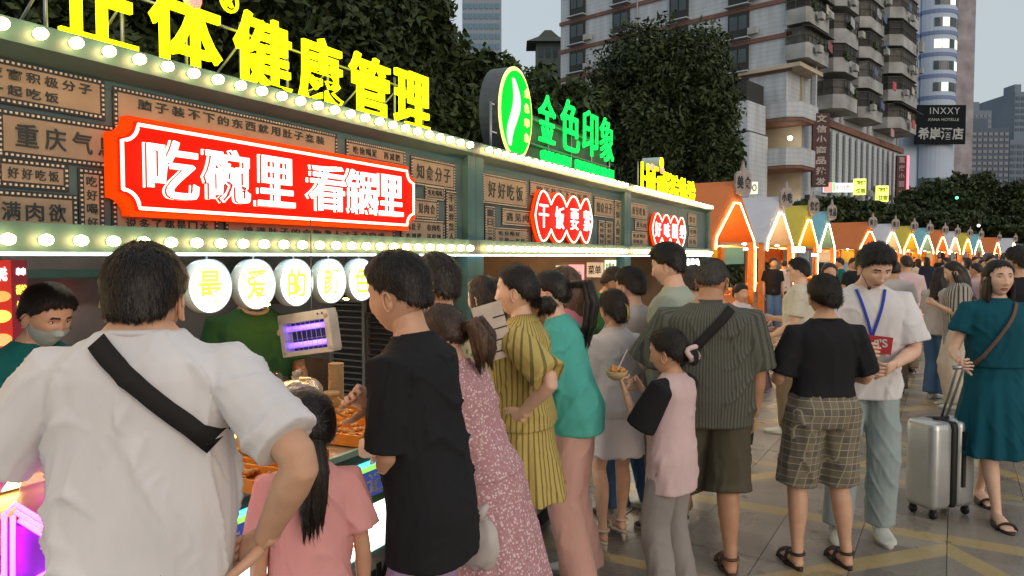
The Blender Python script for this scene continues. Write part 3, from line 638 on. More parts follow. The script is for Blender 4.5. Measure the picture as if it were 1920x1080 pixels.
red_face = emit('red_sign_face', (1, .010, .0), 1.0, (.08, .0, .0)); red_rim = emit('red_sign_rim', (1, .045, .0), .7, (.4, .03, .0)); neon_w = emit('warm_neon_tube', (1, .78, .55), 1.9); white_let = emit('white_letter_face', (1, .93, .9), 1.7)
grn_face = emit('green_letter_face', (0, 1, .10), 1.25, (.02, .5, .05)); grn_disc = emit('green_disc_face', (.0, .75, .04), .9, (.0, .12, .01)); wht_disc = emit('pale_disc_face', (.8, 1, .65), .95); deep_red = mat('deep_red', (.35, .01, .0), .5); yel_rim = emit('yellow_rim', (1, .95, .05), 1.5)
uv_blue = emit('uv_tube', (.10, .03, 1), 3.2); pinkn = emit('pink_neon_tube', (1, .02, .85), 9); red_heart = emit('red_lamp', (1, .01, .01), 1.5)
# ================================================================ ground
GA = R(3.1)
def pave_mat(name, lines):
    m = mat(name, (.2, .2, .2), .5, bump=.35, bscale=45, spec=.5)
    def f(nt, L, tc):
        ge = _n(nt, 'ShaderNodeNewGeometry'); mp = _n(nt, 'ShaderNodeMapping'); mp.inputs['Rotation'].default_value = (0, 0, GA); L.new(ge.outputs['Position'], mp.inputs[0])
        sp = _n(nt, 'ShaderNodeSeparateXYZ'); L.new(mp.outputs[0], sp.inputs[0]); x, y = sp.outputs[0], sp.outputs[1]
        v = _n(nt, 'ShaderNodeTexWhiteNoise', noise_dimensions='2D'); cb = _n(nt, 'ShaderNodeCombineXYZ')
        L.new(mth(nt, 'FLOOR', mth(nt, 'DIVIDE', x, .45)), cb.inputs[0]); L.new(mth(nt, 'FLOOR', mth(nt, 'DIVIDE', y, .6)), cb.inputs[1]); L.new(cb.outputs[0], v.inputs['Vector'])
        no = _n(nt, 'ShaderNodeTexNoise'); no.inputs['Scale'].default_value = 2.2; no.inputs['Detail'].default_value = 6; L.new(ge.outputs['Position'], no.inputs[0])
        n2 = _n(nt, 'ShaderNodeTexNoise'); n2.inputs['Scale'].default_value = 55; n2.inputs['Detail'].default_value = 3; L.new(ge.outputs['Position'], n2.inputs[0])
        g = mth(nt, 'ADD', mth(nt, 'MULTIPLY', v.outputs['Value'], .45), mth(nt, 'ADD', mth(nt, 'MULTIPLY', no.outputs[0], .5), mth(nt, 'MULTIPLY', n2.outputs[0], .25)))
        base = mixc(nt, g, (.10, .088, .075), (.36, .31, .25))
        # inlaid tan bands: straight courses and the zigzag between them
        yy = mth(nt, 'FRACT', mth(nt, 'DIVIDE', mth(nt, 'SUBTRACT', y, .18), 2.4)); b1 = mth(nt, 'LESS_THAN', yy, .062)
        tri = mth(nt, 'MULTIPLY', mth(nt, 'ABSOLUTE', mth(nt, 'SUBTRACT', mth(nt, 'FRACT', mth(nt, 'DIVIDE', x, 3.6)), .5)), 2.0)
        dz = mth(nt, 'ABSOLUTE', mth(nt, 'SUBTRACT', yy, mth(nt, 'ADD', .06, mth(nt, 'MULTIPLY', tri, .9)))); b2 = mth(nt, 'LESS_THAN', dz, .045)
        b3 = mth(nt, 'LESS_THAN', mth(nt, 'ABSOLUTE', mth(nt, 'SUBTRACT', yy, .5)), .022)
        c = mixc(nt, mth(nt, 'MULTIPLY', mth(nt, 'MAXIMUM', mth(nt, 'MAXIMUM', b1, b2), b3), .72), base, mixc(nt, no.outputs[0], (.40, .28, .10), (.58, .42, .17)))
        if lines:
            jx = mth(nt, 'LESS_THAN', mth(nt, 'FRACT', mth(nt, 'DIVIDE', x, .45)), .02); jy = mth(nt, 'LESS_THAN', mth(nt, 'FRACT', mth(nt, 'DIVIDE', y, .6)), .015)
            c = mixc(nt, mth(nt, 'MAXIMUM', jx, jy), c, (.04, .038, .035))
        rr = mth(nt, 'ADD', .10, mth(nt, 'MULTIPLY', no.outputs[0], .40))
        gv = _n(nt, 'ShaderNodeTexVoronoi'); gv.inputs['Scale'].default_value = 3.1; L.new(ge.outputs['Position'], gv.inputs[0]); gum = mth(nt, 'LESS_THAN', gv.outputs['Distance'], .07); n3 = _n(nt, 'ShaderNodeTexNoise'); n3.inputs['Scale'].default_value = .9; n3.inputs['Detail'].default_value = 8; L.new(ge.outputs['Position'], n3.inputs[0])
        stn = mth(nt, 'MULTIPLY', mth(nt, 'GREATER_THAN', n3.outputs[0], .56), .28); c = mixc(nt, mth(nt, 'MAXIMUM', mth(nt, 'MULTIPLY', gum, .5), stn), c, (.06, .052, .045)); L.new(rr, nt.nodes['Principled BSDF'].inputs['Roughness'])
        return c
    return pattern(m, f)
slab_m = pave_mat('granite_slab', False); pave_far = pave_mat('granite_far', True); mortar = mat('mortar', (.08, .075, .07), .9)
asph = mat('asphalt', (.05, .05, .052), .85, bump=.3)
g = MB(); g.quad((-400, -60, -.06), (500, -60, -.06), (500, 900, -.06), (-400, 900, -.06)); struct(g.build('ground', asph))
G3 = Matrix.Rotation(-GA, 3, 'Z')
pv = thing('pavement', 'x', 'x'); del pv['label'], pv['category']; pv['kind'] = 'structure'
Y1 = 11.4
p = MB(); P4 = [G3 @ V(q) for q in ((-7, -2.4, -.012), (14.4, -2.4, -.012), (14.4, Y1, -.012), (-7, Y1, -.012))]; p.prism([P4[0], P4[1], P4[2], P4[3]], (0, 0, -.03)); p.build('mortar_bed', mortar, pv)
p = MB(); P4 = [G3 @ V(q) for q in ((-40, Y1, 0), (60, Y1, 0), (60, 160, 0), (-40, 160, 0))]; p.quad(*P4); P4 = [G3 @ V(q) for q in ((14.4, -8, 0), (60, -8, 0), (60, Y1, 0), (14.4, Y1, 0))]; p.quad(*P4)
P4 = [G3 @ V(q) for q in ((-40, -8, 0), (-7.2, -8, 0), (-7.2, Y1, 0), (-40, Y1, 0))]; p.quad(*P4); p.build('far_paving', pave_far, pv)
sb = MB(); w, l, h = .2235, .2985, .0; e = .002
sb.add([(-w, -l, -.028), (w, -l, -.028), (w, l, -.028), (-w, l, -.028), (-w, -l, -e), (w, -l, -e), (w, l, -e), (-w, l, -e), (-w + e, -l + e, 0), (w - e, -l + e, 0), (w - e, l - e, 0), (-w + e, l - e, 0)],
       [(8, 9, 10, 11), (4, 5, 9, 8), (5, 6, 10, 9), (6, 7, 11, 10), (7, 4, 8, 11), (0, 1, 5, 4), (1, 2, 6, 5), (2, 3, 7, 6), (3, 0, 4, 7)])
slme = sb.mesh('paving_slab', slab_m); cells = []
for i in range(-15, 32):
    for j in range(-4, 19):
        c = G3 @ V((i * .45 + .225, j * .6 + .3, 0)); rel = V((c.x, c.y, 0)); dd = rel.dot(FWD); xx = rel.dot(RGT)
        vis = dd > 2.2 and -.72 < xx / dd < .75 and c.x > -1.9; cells.append((not vis, dd, i, j, c))
cells.sort(key=lambda q: (q[0], q[1])); st = MB()
for n, (nv, dd, i, j, c) in enumerate(cells):
    c = c + V((0, 0, random.uniform(-.0016, .0016)))
    if n < 300:
        o = link('paving_slab', slme, pv); o.location = c; o.rotation_euler = (random.uniform(-.0015, .0015), random.uniform(-.0015, .0015), -GA)
    else: st.add([G3 @ V(q) + c for q in sb.v], sb.f)
st.build('more_slabs', slab_m, pv, kind='stuff', fix=False)

warmw = mat('warm_panel', (.34, .22, .14), .7, var=.25, scale=3); greyw2 = mat('grey_panel', (.20, .20, .20), .7, var=.2, scale=3)
# ================================================================ food stalls on the left
XF = -2.6
def fy(u): return fp(u, 400, XF).y
def bulb_meshes():
    b = MB(); b.lathe([(.004, -.022), (.016, -.016), (.019, -.004), (.019, .006), (.016, .018), (.004, .023)], n=10, M=Matrix.Rotation(R(90), 3, 'Y')); s = MB(); s.tube([(-.045, 0, 0), (-.018, 0, 0)], .012, 8)
    return b.mesh('bulb', bulb_m, True), s.mesh('socket', socket, True)
BM, SM = bulb_meshes()
zl = CAMH + .0212 * 2.6; zu = CAMH + .281 * 2.6
def panel(parent, u0, u1, uv, vt, vb, txt, lines=1, vert=False, border=True, X=-2.612, keep=False):
    """a slogan board: left/right columns u0,u1; top and bottom rows vt,vb read at column uv"""
    y0, y1 = fp(u0, 300, X).y, fp(u1, 300, X).y; zt, zb = fp(uv, vt, X).z, fp(uv, vb, X).z
    m = MB(); m.span((X - .012, y0, zb), (X, y1, zt)); o = m.build('slogan_panel', beige, parent, world=True)
    if border:
        d = MB(); sp = .0175; r = .0042; g = .011
        for k in range(int((y1 - y0 + 2 * g) / sp) + 1):
            for z in (zt + g, zb - g): d.box((X + .002, y0 - g + k * sp, z), (.004, r * 1.7, r * 1.7))
        for k in range(int((zt - zb) / sp) + 1):
            for y in (y0 - g, y1 + g): d.box((X + .002, y, zb + k * sp), (.004, r * 1.7, r * 1.7))
        d.build('dotted_border', dotm, o, world=True, kind='stuff', fix=False)
        f = MB()
        for a, b in (((y0 - g * 1.9, zt + .0005), (y1 + g * 1.9, zt + g * 1.9)), ((y0 - g * 1.9, zb - g * 1.9), (y1 + g * 1.9, zb - .0005)), ((y0 - g * 1.9, zb), (y0 - .0005, zt)), ((y1 + .0005, zb), (y1 + g * 1.9, zt))): f.span((X - .008, a[0], a[1]), (X - .001, b[0], b[1]))
        f.build('border_frame', dark, o, world=True)
    t = MB(); rows = txt.split('/'); H = zt - zb; W = y1 - y0
    if vert:
        n = len(txt); hh = H / n
        for i, c in enumerate(txt): text_fit(t, c, (X + .002, (y0 + y1) / 2, zt - hh * (i + .5)), (0, 1, 0), (0, 0, 1), W * .74, hh * .76, .003, .012)
    else:
        hh = H / len(rows)
        for i, r_ in enumerate(rows):
            n = max(len(q) for q in rows); ww = W * .88 * len(r_) / n
            for q, c in enumerate(r_):
                if c == ' ': continue
                text_fit(t, c, (X + .002, y0 + W * .06 + (W * .88 / n) * (q + .5), zt - hh * (i + .5)), (0, 1, 0), (0, 0, 1), W * .88 / n * .78 * (.45 if c in '，一' and 0 else 1), hh * (.66 if c != '一' else .1), .003, .012)
    t.build('lettering', ink, o, world=True, fix=False); return o
def stall(name_label, y0, y1, cat='food stall', bulbs=True):
    t = thing('food_stall', name_label, cat, (XF, y0, 0), 0, 'teal food stalls in one row')
    W = True; B = lambda n, m, mt: m.build(n, mt, t, world=True)
    m = MB(); m.span((XF - .02, y0, 1.79), (XF - .045, y1, 2.375)); B('sign_board', m, tealdk)
    m = MB(); m.span((XF - .045, y0, 1.697), (XF + .055, y1, 1.792)); B('lower_beam', m, teal)
    m = MB(); m.span((XF + .012, y0, 1.683), (XF + .057, y1, 1.695)); B('led_strip', m, led_blue)
    m = MB(); m.prism([(XF + .055, y0, 2.372), (XF + .055, y0, 2.448), (XF - .06, y0, 2.448), (XF - .06, y0, 2.30), (XF - .018, y0, 2.30), (XF - .016, y0, 2.33)], (0, y1 - y0, 0)); B('upper_beam', m, teal)
    m = MB(); m.span((XF - .06, y0, 2.43), (XF - 2.3, y1, 2.46)); B('roof', m, tealdk)
    for y in (y0 + .05, y1 - .05):
        m = MB(); m.span((XF - .06, y - .05, 0), (XF + .03, y + .05, 1.697)); m.span((XF - .018, y - .05, 1.793), (XF + .03, y + .05, 2.37)); B('post', m, teal)
        m = MB(); m.span((XF - 2.3, y - .04, 0), (XF - 2.2, y + .04, 2.43)); B('post', m, teal)
    m = MB(); m.span((XF - .06, y1 - .03, .9), (XF - 2.2, y1 - .012, 2.43)); B('side_wall', m, warmw if y0 > 0 else greyw2)
    if bulbs:
        for z in (zl, zu):
            n = int((y1 - y0 - .1) / .119)
            for k in range(n):
                o = link('bulb', BM, t); o.location = (.083, .06 + k * .119 + .03, z); s = link('socket', SM, o)
    return t
yb1, yb2, yb3 = fy(885), fy(1172), fy(1328)
S1 = stall('nearest teal food stall, under the big red sign, with the round lamps', -1.6, yb1)
S2 = stall('middle teal food stall, under the small four lobed red sign', yb1 + .004, yb2)
S3 = stall('farthest teal food stall of the row, beside the orange tent', yb2 + .004, yb3)
for a in ((-40, 190, 190, 160, 214, '夜宵积极分子/一起吃饭'), (8, 236, 8, 215, 282, '重庆气息'), (3, 118, 3, 306, 338, '好好吃饭'), (-15, 133, 133, 376, 426, '满肉欲'), (224, 628, 224, 173, 232, '脑子装不下的东西就用肚子来装/ '),
          (218, 400, 218, 372, 433, ' /说多了都是口水'), (427, 735, 427, 398, 441, ' /填满肚子的食物，人才不会空虚'), (654, 756, 654, 268, 289, '吃饱喝足 再减肥'), (774, 850, 774, 298, 340, '知食分子'), (800, 831, 800, 352, 368, '吃吃喝喝'),
          (780, 818, 780, 376, 404, '见肉食'), (755, 830, 755, 414, 452, '填肚子 有肉吃/吃到撑 可爱到')):
    panel(S1, *a)
panel(S1, 157, 184, 157, 326, 430, '吃好喝好', vert=True); panel(S1, 839, 852, 839, 362, 452, '干饭要紧人', vert=True)
for a in ((908, 986, 908, 329, 376, '好好吃饭'), (944, 996, 944, 394, 417, '遇见肉'), (930, 988, 930, 430, 456, '吃好喝好/又是一年好'), (996, 1108, 996, 343, 362, '脑子装不下的东西'), (1116, 1150, 1116, 372, 402, '知食分子'), (1000, 1108, 1000, 438, 462, '填满肚子的食物')): panel(S2, *a)
panel(S2, 912, 925, 912, 390, 458, '一日三餐', vert=True); panel(S2, 1154, 1164, 1154, 378, 458, '干饭人要紧', vert=True); panel(S2, 1124, 1134, 1124, 416, 458, '吃好喝好', vert=True); panel(S2, 1138, 1148, 1138, 418, 458, '好好吃饭', vert=True)
for a in ((1184, 1213, 1184, 382, 405, '好好吃饭'), (1192, 1214, 1192, 414, 428, '遇见肉'), (1186, 1214, 1186, 436, 458, '吃好喝好/好味道'), (1292, 1306, 1292, 402, 420, '知食'), (1294, 1308, 1294, 428, 440, '吃喝'), (1292, 1308, 1292, 446, 460, '好味')): panel(S3, *a)

# counter of the nearest stall, with its lit menu front
XC = -1.92; cz = lambda v: fp(640, v, XC).z
ct = thing('serving_counter', 'long teal counter with lit menu front below the round lamps', 'counter', (XC, 2.0, 0))
cy0, cy1 = -1.5, fy(885) * 1.0 - .1
def cb(n, a, b, m): q = MB(); q.span(a, b); return q.build(n, m, ct, world=True)
zt0 = cz(852)
cb('countertop', (XC, cy0, zt0 - .018), (XF - .02, cy1, zt0), mat('counter_steel', (.4, .34, .26), .3, metal=.6)); cb('edge_trim', (XC, cy0, zt0 - .020), (XC + .02, cy1, zt0 + .004), teal_lt)
cb('upper_panel', (XC - .02, cy0, cz(884)), (XC, cy1, zt0 - .021), teal); cb('cyan_strip', (XC - .02, cy0, cz(893)), (XC + .006, cy1, cz(885)), emit('cyan_led', (.05, .8, 1), 1.3)); cb('green_strip', (XC - .02, cy0, cz(904)), (XC + .004, cy1, cz(894)), emit('green_led', (.25, .9, .05), .8))
fas = cb('slogan_fascia', (XC - .02, cy0, cz(957)), (XC, cy1, cz(905)), emit('blue_fascia', (.05, .08, .32), .55, (.05, .08, .25)))
q = MB(); yy = fp(660, 930, XC).y
for i, c in enumerate('味道里有你的记忆'):
    text_fit(q, c, (XC + .003, yy - .78 + .155 * i - .0, (cz(957) + cz(905)) / 2), (0, 1, 0), (0, 0, 1), .115, .085, .004, .01)
q.build('lettering', mat('white_print', (.75, .75, .7), .6), fas, world=True, fix=False)
cb('green_band', (XC - .02, cy0, cz(972)), (XC + .002, cy1, cz(958)), mat('green_band', (.08, .22, .06), .5))
mlb = cb('menu_lightbox', (XC - .03, cy0, cz(1062)), (XC + .004, cy1, cz(973)), emit('menu_face', (.92, 1, .98), 2.6))
opr = emit('orange_print', (1, .25, .08), 1.0)
for k in range(4):
    y = yy - 1.3 + k * .62; z = (cz(1062) + cz(973)) / 2
    q = MB(); q.span((XC + .005, y - .2, z - .01), (XC + .007, y - .06, z + .0)); q.build('menu_dash', opr, mlb, world=True); q = MB(); text_fit(q, '串', (XC + .006, y + .08, z), (0, 1, 0), (0, 0, 1), .12, .13, .003, .02); q.build('menu_character', opr, mlb, world=True, fix=False)
cb('lower_trim', (XC - .02, cy0, cz(1076)), (XC + .012, cy1, cz(1063)), teal_lt)
low = cb('lower_board', (XC - .02, cy0, .12), (XC, cy1, cz(1077)), mat('white_board', (.6, .58, .52), .6)); q = MB()
for i, c in enumerate('好吃不贵只做回头客欢迎光临品'): text_fit(q, c, (XC + .003, cy0 + .4 + i * .3, cz(1077) - .12), (0, 1, 0), (0, 0, 1), .2, .17, .004, .03)
q.build('lettering', ink, low, world=True, fix=False); cb('plinth', (XC - .04, cy0, 0), (XF, cy1, .12), dark)
cb('counter_end', (XC - .021, cy1 - .02, .12), (XF, cy1, zt0 - .02), teal)
# counters of the other two stalls
for (a, b, lab) in ((yb1 + .2, yb2 - .2, 'teal counter of the middle stall behind the queue'), (yb2 + .2, yb3 - .2, 'teal counter of the farthest stall beside the tents')):
    e = thing('serving_counter', lab, 'counter', (-2.3, a, 0))
    for n, p0, p1, m in (('countertop', (-2.15, a, .93), (-2.75, b, .96), teal_lt), ('front_panel', (-2.2, a, .12), (-2.24, b, .928), teal), ('menu_lightbox', (-2.197, a + .1, .35), (-2.19, b - .1, .75), emit('menu_face_dim', (1, .9, .7), 1.6))):
        q = MB(); q.span(p0, p1); q.build(n, m, e, world=True)
# ================================================================ signs standing on the stall fronts
def letter(parent, ch, X, u0, u1, zt, zb, fm, depth=.05, bold=.014, side=None, name='letter', yo=0):
    y0, y1 = fp(u0, 300, X).y, fp(u1, 300, X).y; q = MB(); text_fit(q, ch, (X, (y0 + y1) / 2 + yo, (zt + zb) / 2), (0, 1, 0), (0, 0, 1), y1 - y0, zt - zb, depth, bold)
    o = q.build(name, fm, parent, world=True); return o
XS = XF + .04
rs = thing('neon_sign', 'big red neon sign with six white characters on the nearest stall', 'neon sign', (XS, fy(490), 1.8))
def notched(y0, y1, z0, z1, r, n=6):
    out = []
    for cy, cz_, a0 in ((y0, z0, 90), (y1, z0, 180), (y1, z1, 270), (y0, z1, 0)):
        for k in range(n + 1):
            a = R(a0 - 90 * k / n); out.append((cy + r * math.cos(a), cz_ + r * math.sin(a)))
    return out
ry0, ry1 = fp(208, 300, XS).y, fp(775, 300, XS).y; rz1 = fp(300, 228, XS).z; rz0 = fp(300, 408, XS).z
def plate(parent, name, poly, X, d, m): q = MB(); q.prism([(X, y, z) for y, z in poly], (d, 0, 0)); return q.build(name, m, parent, world=True)
plate(rs, 'sign_body', notched(ry0, ry1, rz0, rz1, .066), XS - .04, .05, red_rim); plate(rs, 'sign_face', notched(ry0 + .02, ry1 - .02, rz0 + .02, rz1 - .02, .066), XS + .011, .006, red_face)
def loop_tube(parent, name, poly, X, r, m): q = MB(); pts = [V((X, y, z)) for y, z in poly]; pts.append(pts[0]); q.tube(pts + [pts[1]], r, 8, up=(1, 0, 0)); return q.build(name, m, parent, True, world=True)
loop_tube(rs, 'neon_tube', notched(ry0 + .03, ry1 - .03, rz0 + .03, rz1 - .03, .066), XS + .022, .0065, neon_w)
zm = (rz0 + rz1) / 2
for ch, a, b in (('吃', 277, 372), ('碗', 385, 468), ('里', 484, 552), ('看', 580, 647), ('锅', 650, 706), ('里', 711, 755)):
    bk = letter(rs, ch, XS + .022, a - 9, b - 8, zm + .116, zm - .114, neon_w, .006, .012, name='letter_outline'); letter(rs, ch, XS + .030, a - 4, b - 3, zm + .114, zm - .114, deep_red, .012, .018, name='letter_shadow'); letter(rs, ch, XS + .048, a, b, zm + .112, zm - .112, white_let, .010, .012)
def lobed(label, cs, hw, vt, vb, chars, X=XS):
    e = thing('neon_sign', label, 'neon sign', (X, fy(cs[0]), 1.8)); zt = fp(cs[0], vt, X).z; zb = fp(cs[0], vb, X).z; zc = (zt + zb) / 2; hh = (zt - zb) / 2
    ys = [fp(c, 300, X).y for c in cs]; n = len(ys); mid = [(ys[i] + ys[i + 1]) / 2 for i in range(n - 1)]; L = ys[0] - hw; Rr = ys[-1] + hw; top = []; bot = []
    eds = [L] + mid + [Rr]
    for i, y in enumerate(ys):
        for t in np.linspace(-1, 1, 13)[(0 if i == 0 else 1):]:
            yy_ = y + (t * (y - eds[i]) if t < 0 else t * (eds[i + 1] - y)); end = (i == 0 and t < 0) or (i == n - 1 and t > 0); k = math.cos(abs(t) * math.pi / 2 * (1 if end else .72)) ** .8
            top.append((yy_, zc + hh * k)); bot.append((yy_, zc - hh * k))
    poly = bot + top[::-1][1:-1]
    plate(e, 'sign_body', [(y + (.02 if y > (L + Rr) / 2 else -.02), zc + (z - zc) * 1.06) for y, z in poly], X - .024, .014, red_rim); plate(e, 'sign_face', poly, X - .009, .008, red_face); loop_tube(e, 'neon_tube', poly, X + .012, .0065, neon_w)
    for c, ch in zip(cs, chars):
        y = fp(c, 300, X).y; q = MB(); text_fit(q, ch, (X + .02, y, zc), (0, 1, 0), (0, 0, 1), hw * 1.2, hh * .92, .008, .0); q.build('letter', white_let, e, world=True)
    return e
dy = fp(1031, 300, XS).y - fp(1017, 300, XS).y
lobed('four lobed red neon sign on the middle stall', (1016, 1046, 1074, 1098), dy * 1.0, 358, 452, '干饭要紧'); dy = fp(1241, 300, XS).y - fp(1232, 300, XS).y
lobed('small red lobed neon sign on the farthest stall', (1232, 1249, 1264, 1278), dy, 400, 460, '好味一绝')
# roof signs
XR = -2.95
ys_ = thing('roof_sign', 'tall yellow lit characters on the roof of the nearest stall', 'roof sign', (XR, fy(460), 2.46))
zb_ = fp(800, 250, XR).z; zt_ = fp(803, 147, XR).z
for ch, a, b in (('正', 118, 262), ('体', 286, 418), ('健', 443, 548), ('康', 562, 643), ('管', 657, 731), ('理', 741, 805)):
    letter(ys_, ch, XR, a, b, zt_, zb_, yel_face, .022, .015)
q = MB(); y0, y1 = fp(110, 300, XR).y, fp(806, 300, XR).y
for z in (zb_ + .04, zt_ - .1): q.tube([(XR - .06, y0, z), (XR - .06, y1, z)], .008, 6)
for k in range(9): y = y0 + (y1 - y0) * k / 8; q.tube([(XR - .06, y, 2.455), (XR - .06, y, zt_ - .05)], .008, 6); q.tube([(XR - .06, y, zt_ - .15), (XR - .45, y, 2.46)], .006, 6)
q.build('support_frame', steel, ys_, True, world=True)
q = MB(); q.ball((XR, fp(366, 300, XR).y, fp(366, 0, XR).z), (.03, .05, .05), 12); q.build('red_dot', red_heart, ys_, True, world=True)
q = MB(); c0 = fp(430, 2, XR); q.tube([c0 + V((0, .05 * math.cos(R(a)), .05 * math.sin(R(a)))) for a in range(0, 361, 20)], .008, 6); text_fit(q, 'R', c0, (0, 1, 0), (0, 0, 1), .04, .055, .02, .02); q.build('registered_mark', yel_face, ys_, world=True)
XG = -3.0
gs = thing('roof_sign', 'green lit shop sign with an oval drum and brush characters on the middle stall', 'roof sign', (XG, fy(1000), 2.46))
gc = fp(967, 213, XG); rz_ = fp(967, 126, XG).z - gc.z; ryy = (fp(998, 300, XG).y - fp(937, 300, XG).y) / 2
def ov(k, X, n=40): return [(X, gc.y + ryy * k * math.cos(2 * math.pi * i / n), gc.z + rz_ * k * math.sin(2 * math.pi * i / n)) for i in range(n)]
q = MB(); q.prism(ov(1.0, XG - .19), (.185, 0, 0)); q.build('drum', mat('drum_side', (.10, .11, .11), .4, metal=.3), gs, world=True); q = MB(); q.prism(ov(1.0, XG - .005), (.012, 0, 0)); q.build('rim', yel_rim, gs, world=True); q = MB(); q.prism(ov(.92, XG + .008), (.006, 0, 0)); q.build('disc_face', grn_disc, gs, world=True)
q = MB(); sw = []
for i in range(25):
    t = i / 24; sw.append((t, -.25 + .22 * math.sin(t * 5.2) , .72 - 1.45 * t, .06 + .17 * math.sin(t * math.pi) ** .7))
L_ = [(XG + .015, gc.y + ryy * (x - w), gc.z + rz_ * z) for t, x, z, w in sw]; R_ = [(XG + .015, gc.y + ryy * (x + w), gc.z + rz_ * z) for t, x, z, w in sw]
q.prism(L_ + R_[::-1], (.006, 0, 0)); q.build('swirl', wht_disc, gs, world=True)
q = MB()
for i, ch in enumerate('金色印象'): text_fit(q, ch, (XG + .018, gc.y + ryy * .58, gc.z + rz_ * (.52 - i * .33)), (0, 1, 0), (0, 0, 1), ryy * .28, rz_ * .2, .006, .02)
q.build('lettering', yel_rim, gs, world=True)
for ch, a, b, vt, vb in (('金', 1010, 1041, 178, 268), ('色', 1052, 1086, 188, 284), ('印', 1093, 1120, 208, 292), ('象', 1125, 1150, 222, 303)):
    letter(gs, ch, XG, a, b, fp((a + b) / 2, vt, XG).z, fp((a + b) / 2, vb, XG).z, grn_face, .02, .004)
y0 = fp(1014, 300, XG).y; y1 = fp(1150, 300, XG).y; z0 = fp(1080, 308, XG).z
for i, ch in enumerate('GOLDEN IMPRESSION'):
    if ch == ' ': continue
    q = MB(); w_ = (y1 - y0) / 17; text_fit(q, ch, (XG, y0 + w_ * (i + .5), z0), (0, 1, 0), (0, 0, 1), w_ * (.35 if ch == 'I' else .82), .10, .03, .02); q.build('letter', grn_face, gs, world=True)
q = MB(); y0 = fp(930, 300, XG).y
for z in (2.52, 2.72, 2.95): q.tube([(XG - .05, y0, z), (XG - .05, y1, z)], .012, 6)
for k in range(6): y = y0 + (y1 - y0) * k / 5; q.tube([(XG - .05, y, 2.45), (XG - .05, y, 2.97)], .012, 6)
for a in (-1, 1): q.tube([(XG - .15, gc.y + a * .02, gc.z - rz_ * .6), (XG - .15, gc.y + a * .22, 2.45)], .006, 6)
q.build('support_frame', steel, gs, True, world=True)
q = MB(); q.span((XG - .10, y0 + .25, 2.5), (XG - .08, y1, 3.0)); q.build('backing_panel', mat('sign_back', (.12, .11, .10), .7), gs, world=True)
hs_ = thing('roof_sign', 'small yellow lit sign reading HiFi on the farthest stall roof', 'roof sign', (XG, fy(1250), 2.46))
zb2 = fp(1250, 372, XG).z; zt2 = fp(1250, 320, XG).z
for ch, a, b, hh in (('H', 1203, 1216, 1), ('i', 1218, 1222, .8), ('F', 1225, 1234, 1), ('i', 1237, 1241, .8), ('影', 1244, 1259, .95), ('院', 1260, 1274, .95), ('体', 1275, 1289, .95), ('验', 1290, 1304, .95)):
    if ch == 'i':
        y_0, y_1 = fp(a, 300, XG).y, fp(b, 300, XG).y; q = MB(); q.span((XG - .03, y_0, zb2), (XG + .03, y_1, zb2 + (zt2 - zb2) * .72)); q.build('letter', yel_face, hs_, world=True); q = MB(); q.ball((XG + .02, (y_0 + y_1) / 2, zt2 - .03), (.03, .07, .045), 10); q.build('letter_dot', red_heart, hs_, True, world=True)
    else: letter(hs_, ch, XG, a, b, zb2 + (zt2 - zb2) * hh, zb2, yel_face, .02, .0)
q = MB(); hc = fp(1240, 306, XG); Ry = Matrix.Rotation(R(90), 3, 'Y'); q.lathe([(.001, -.26), (.085, -.26), (.085, 0), (.001, 0)], hc, 20, M=Ry); q.build('disc_drum', lb_rim, hs_, world=True); q = MB(); q.lathe([(.001, 0), (.08, 0), (.08, .01), (.001, .01)], hc + V((.002, 0, 0)), 20, M=Ry); q.build('disc_face', yel_face, hs_, world=True)
q = MB()
for k in range(5): y = fp(1203, 300, XG).y * (1 - k / 4) + fp(1304, 300, XG).y * k / 4; q.tube([(XG - .05, y, 2.455), (XG - .05, y, zt2)], .01, 6)
q.build('support_frame', steel, hs_, True, world=True)
# ================================================================ round lightboxes hung under the lower beam
XL = -2.57; chars = ['最', '爱', '的', '颜', '色', '都', '在', '这']
c0 = fp(394, 537, XL); c1 = fp(843, 518, XL); rad = .114
labs = ['leftmost round white lamp, first of the row beside the big man\'s head', 'second round white lamp from the left under the stall beam', 'third round white lamp from the left, above the insect killer', 'fourth round white lamp from the left under the stall beam', 'fifth round white lamp, half behind the head of the man in black', 'round white lamp hidden behind the head of the man in black', 'round white lamp mostly hidden behind two men\'s heads', 'last round white lamp of the nearest stall, beside the teal posts']
us = [394, 481, 556, 621, 678, 732, 788, 843]
for i, ch in enumerate(chars):
    y = fp(us[i], 530, XL).y; z = (c0.z * (7 - i) + c1.z * i) / 7
    e = thing('round_lightbox', labs[i], 'round lamp', (XL, y, z), 0, 'round lamps under the nearest stall beam'); Ry = Matrix.Rotation(R(90), 3, 'Y')
    q = MB(); q.lathe([(rad * .96, -.05), (rad, -.045), (rad, .004), (rad * .965, .008), (rad * .955, .002), (rad * .955, -.048)], n=36, M=Ry); q.build('rim', lb_rim, e, True)
    q = MB(); q.lathe([(.001, -.003), (rad * .95, -.003), (rad * .95, .001), (.001, .001)], n=36, M=Ry); q.build('lamp_face', lb_white, e)
    q = MB(); text_fit(q, ch, (.004, 0, 0), (0, 1, 0), (0, 0, 1), rad * 1.05, rad * 1.2, .002, .02); q.build('lettering', yel_text, e)
    q = MB(); q.tube([(-.02, 0, rad), (-.02, 0, 1.684 - z if 1.684 - z > rad else rad + .01)], .005, 6); q.build('hanger', steel, e)
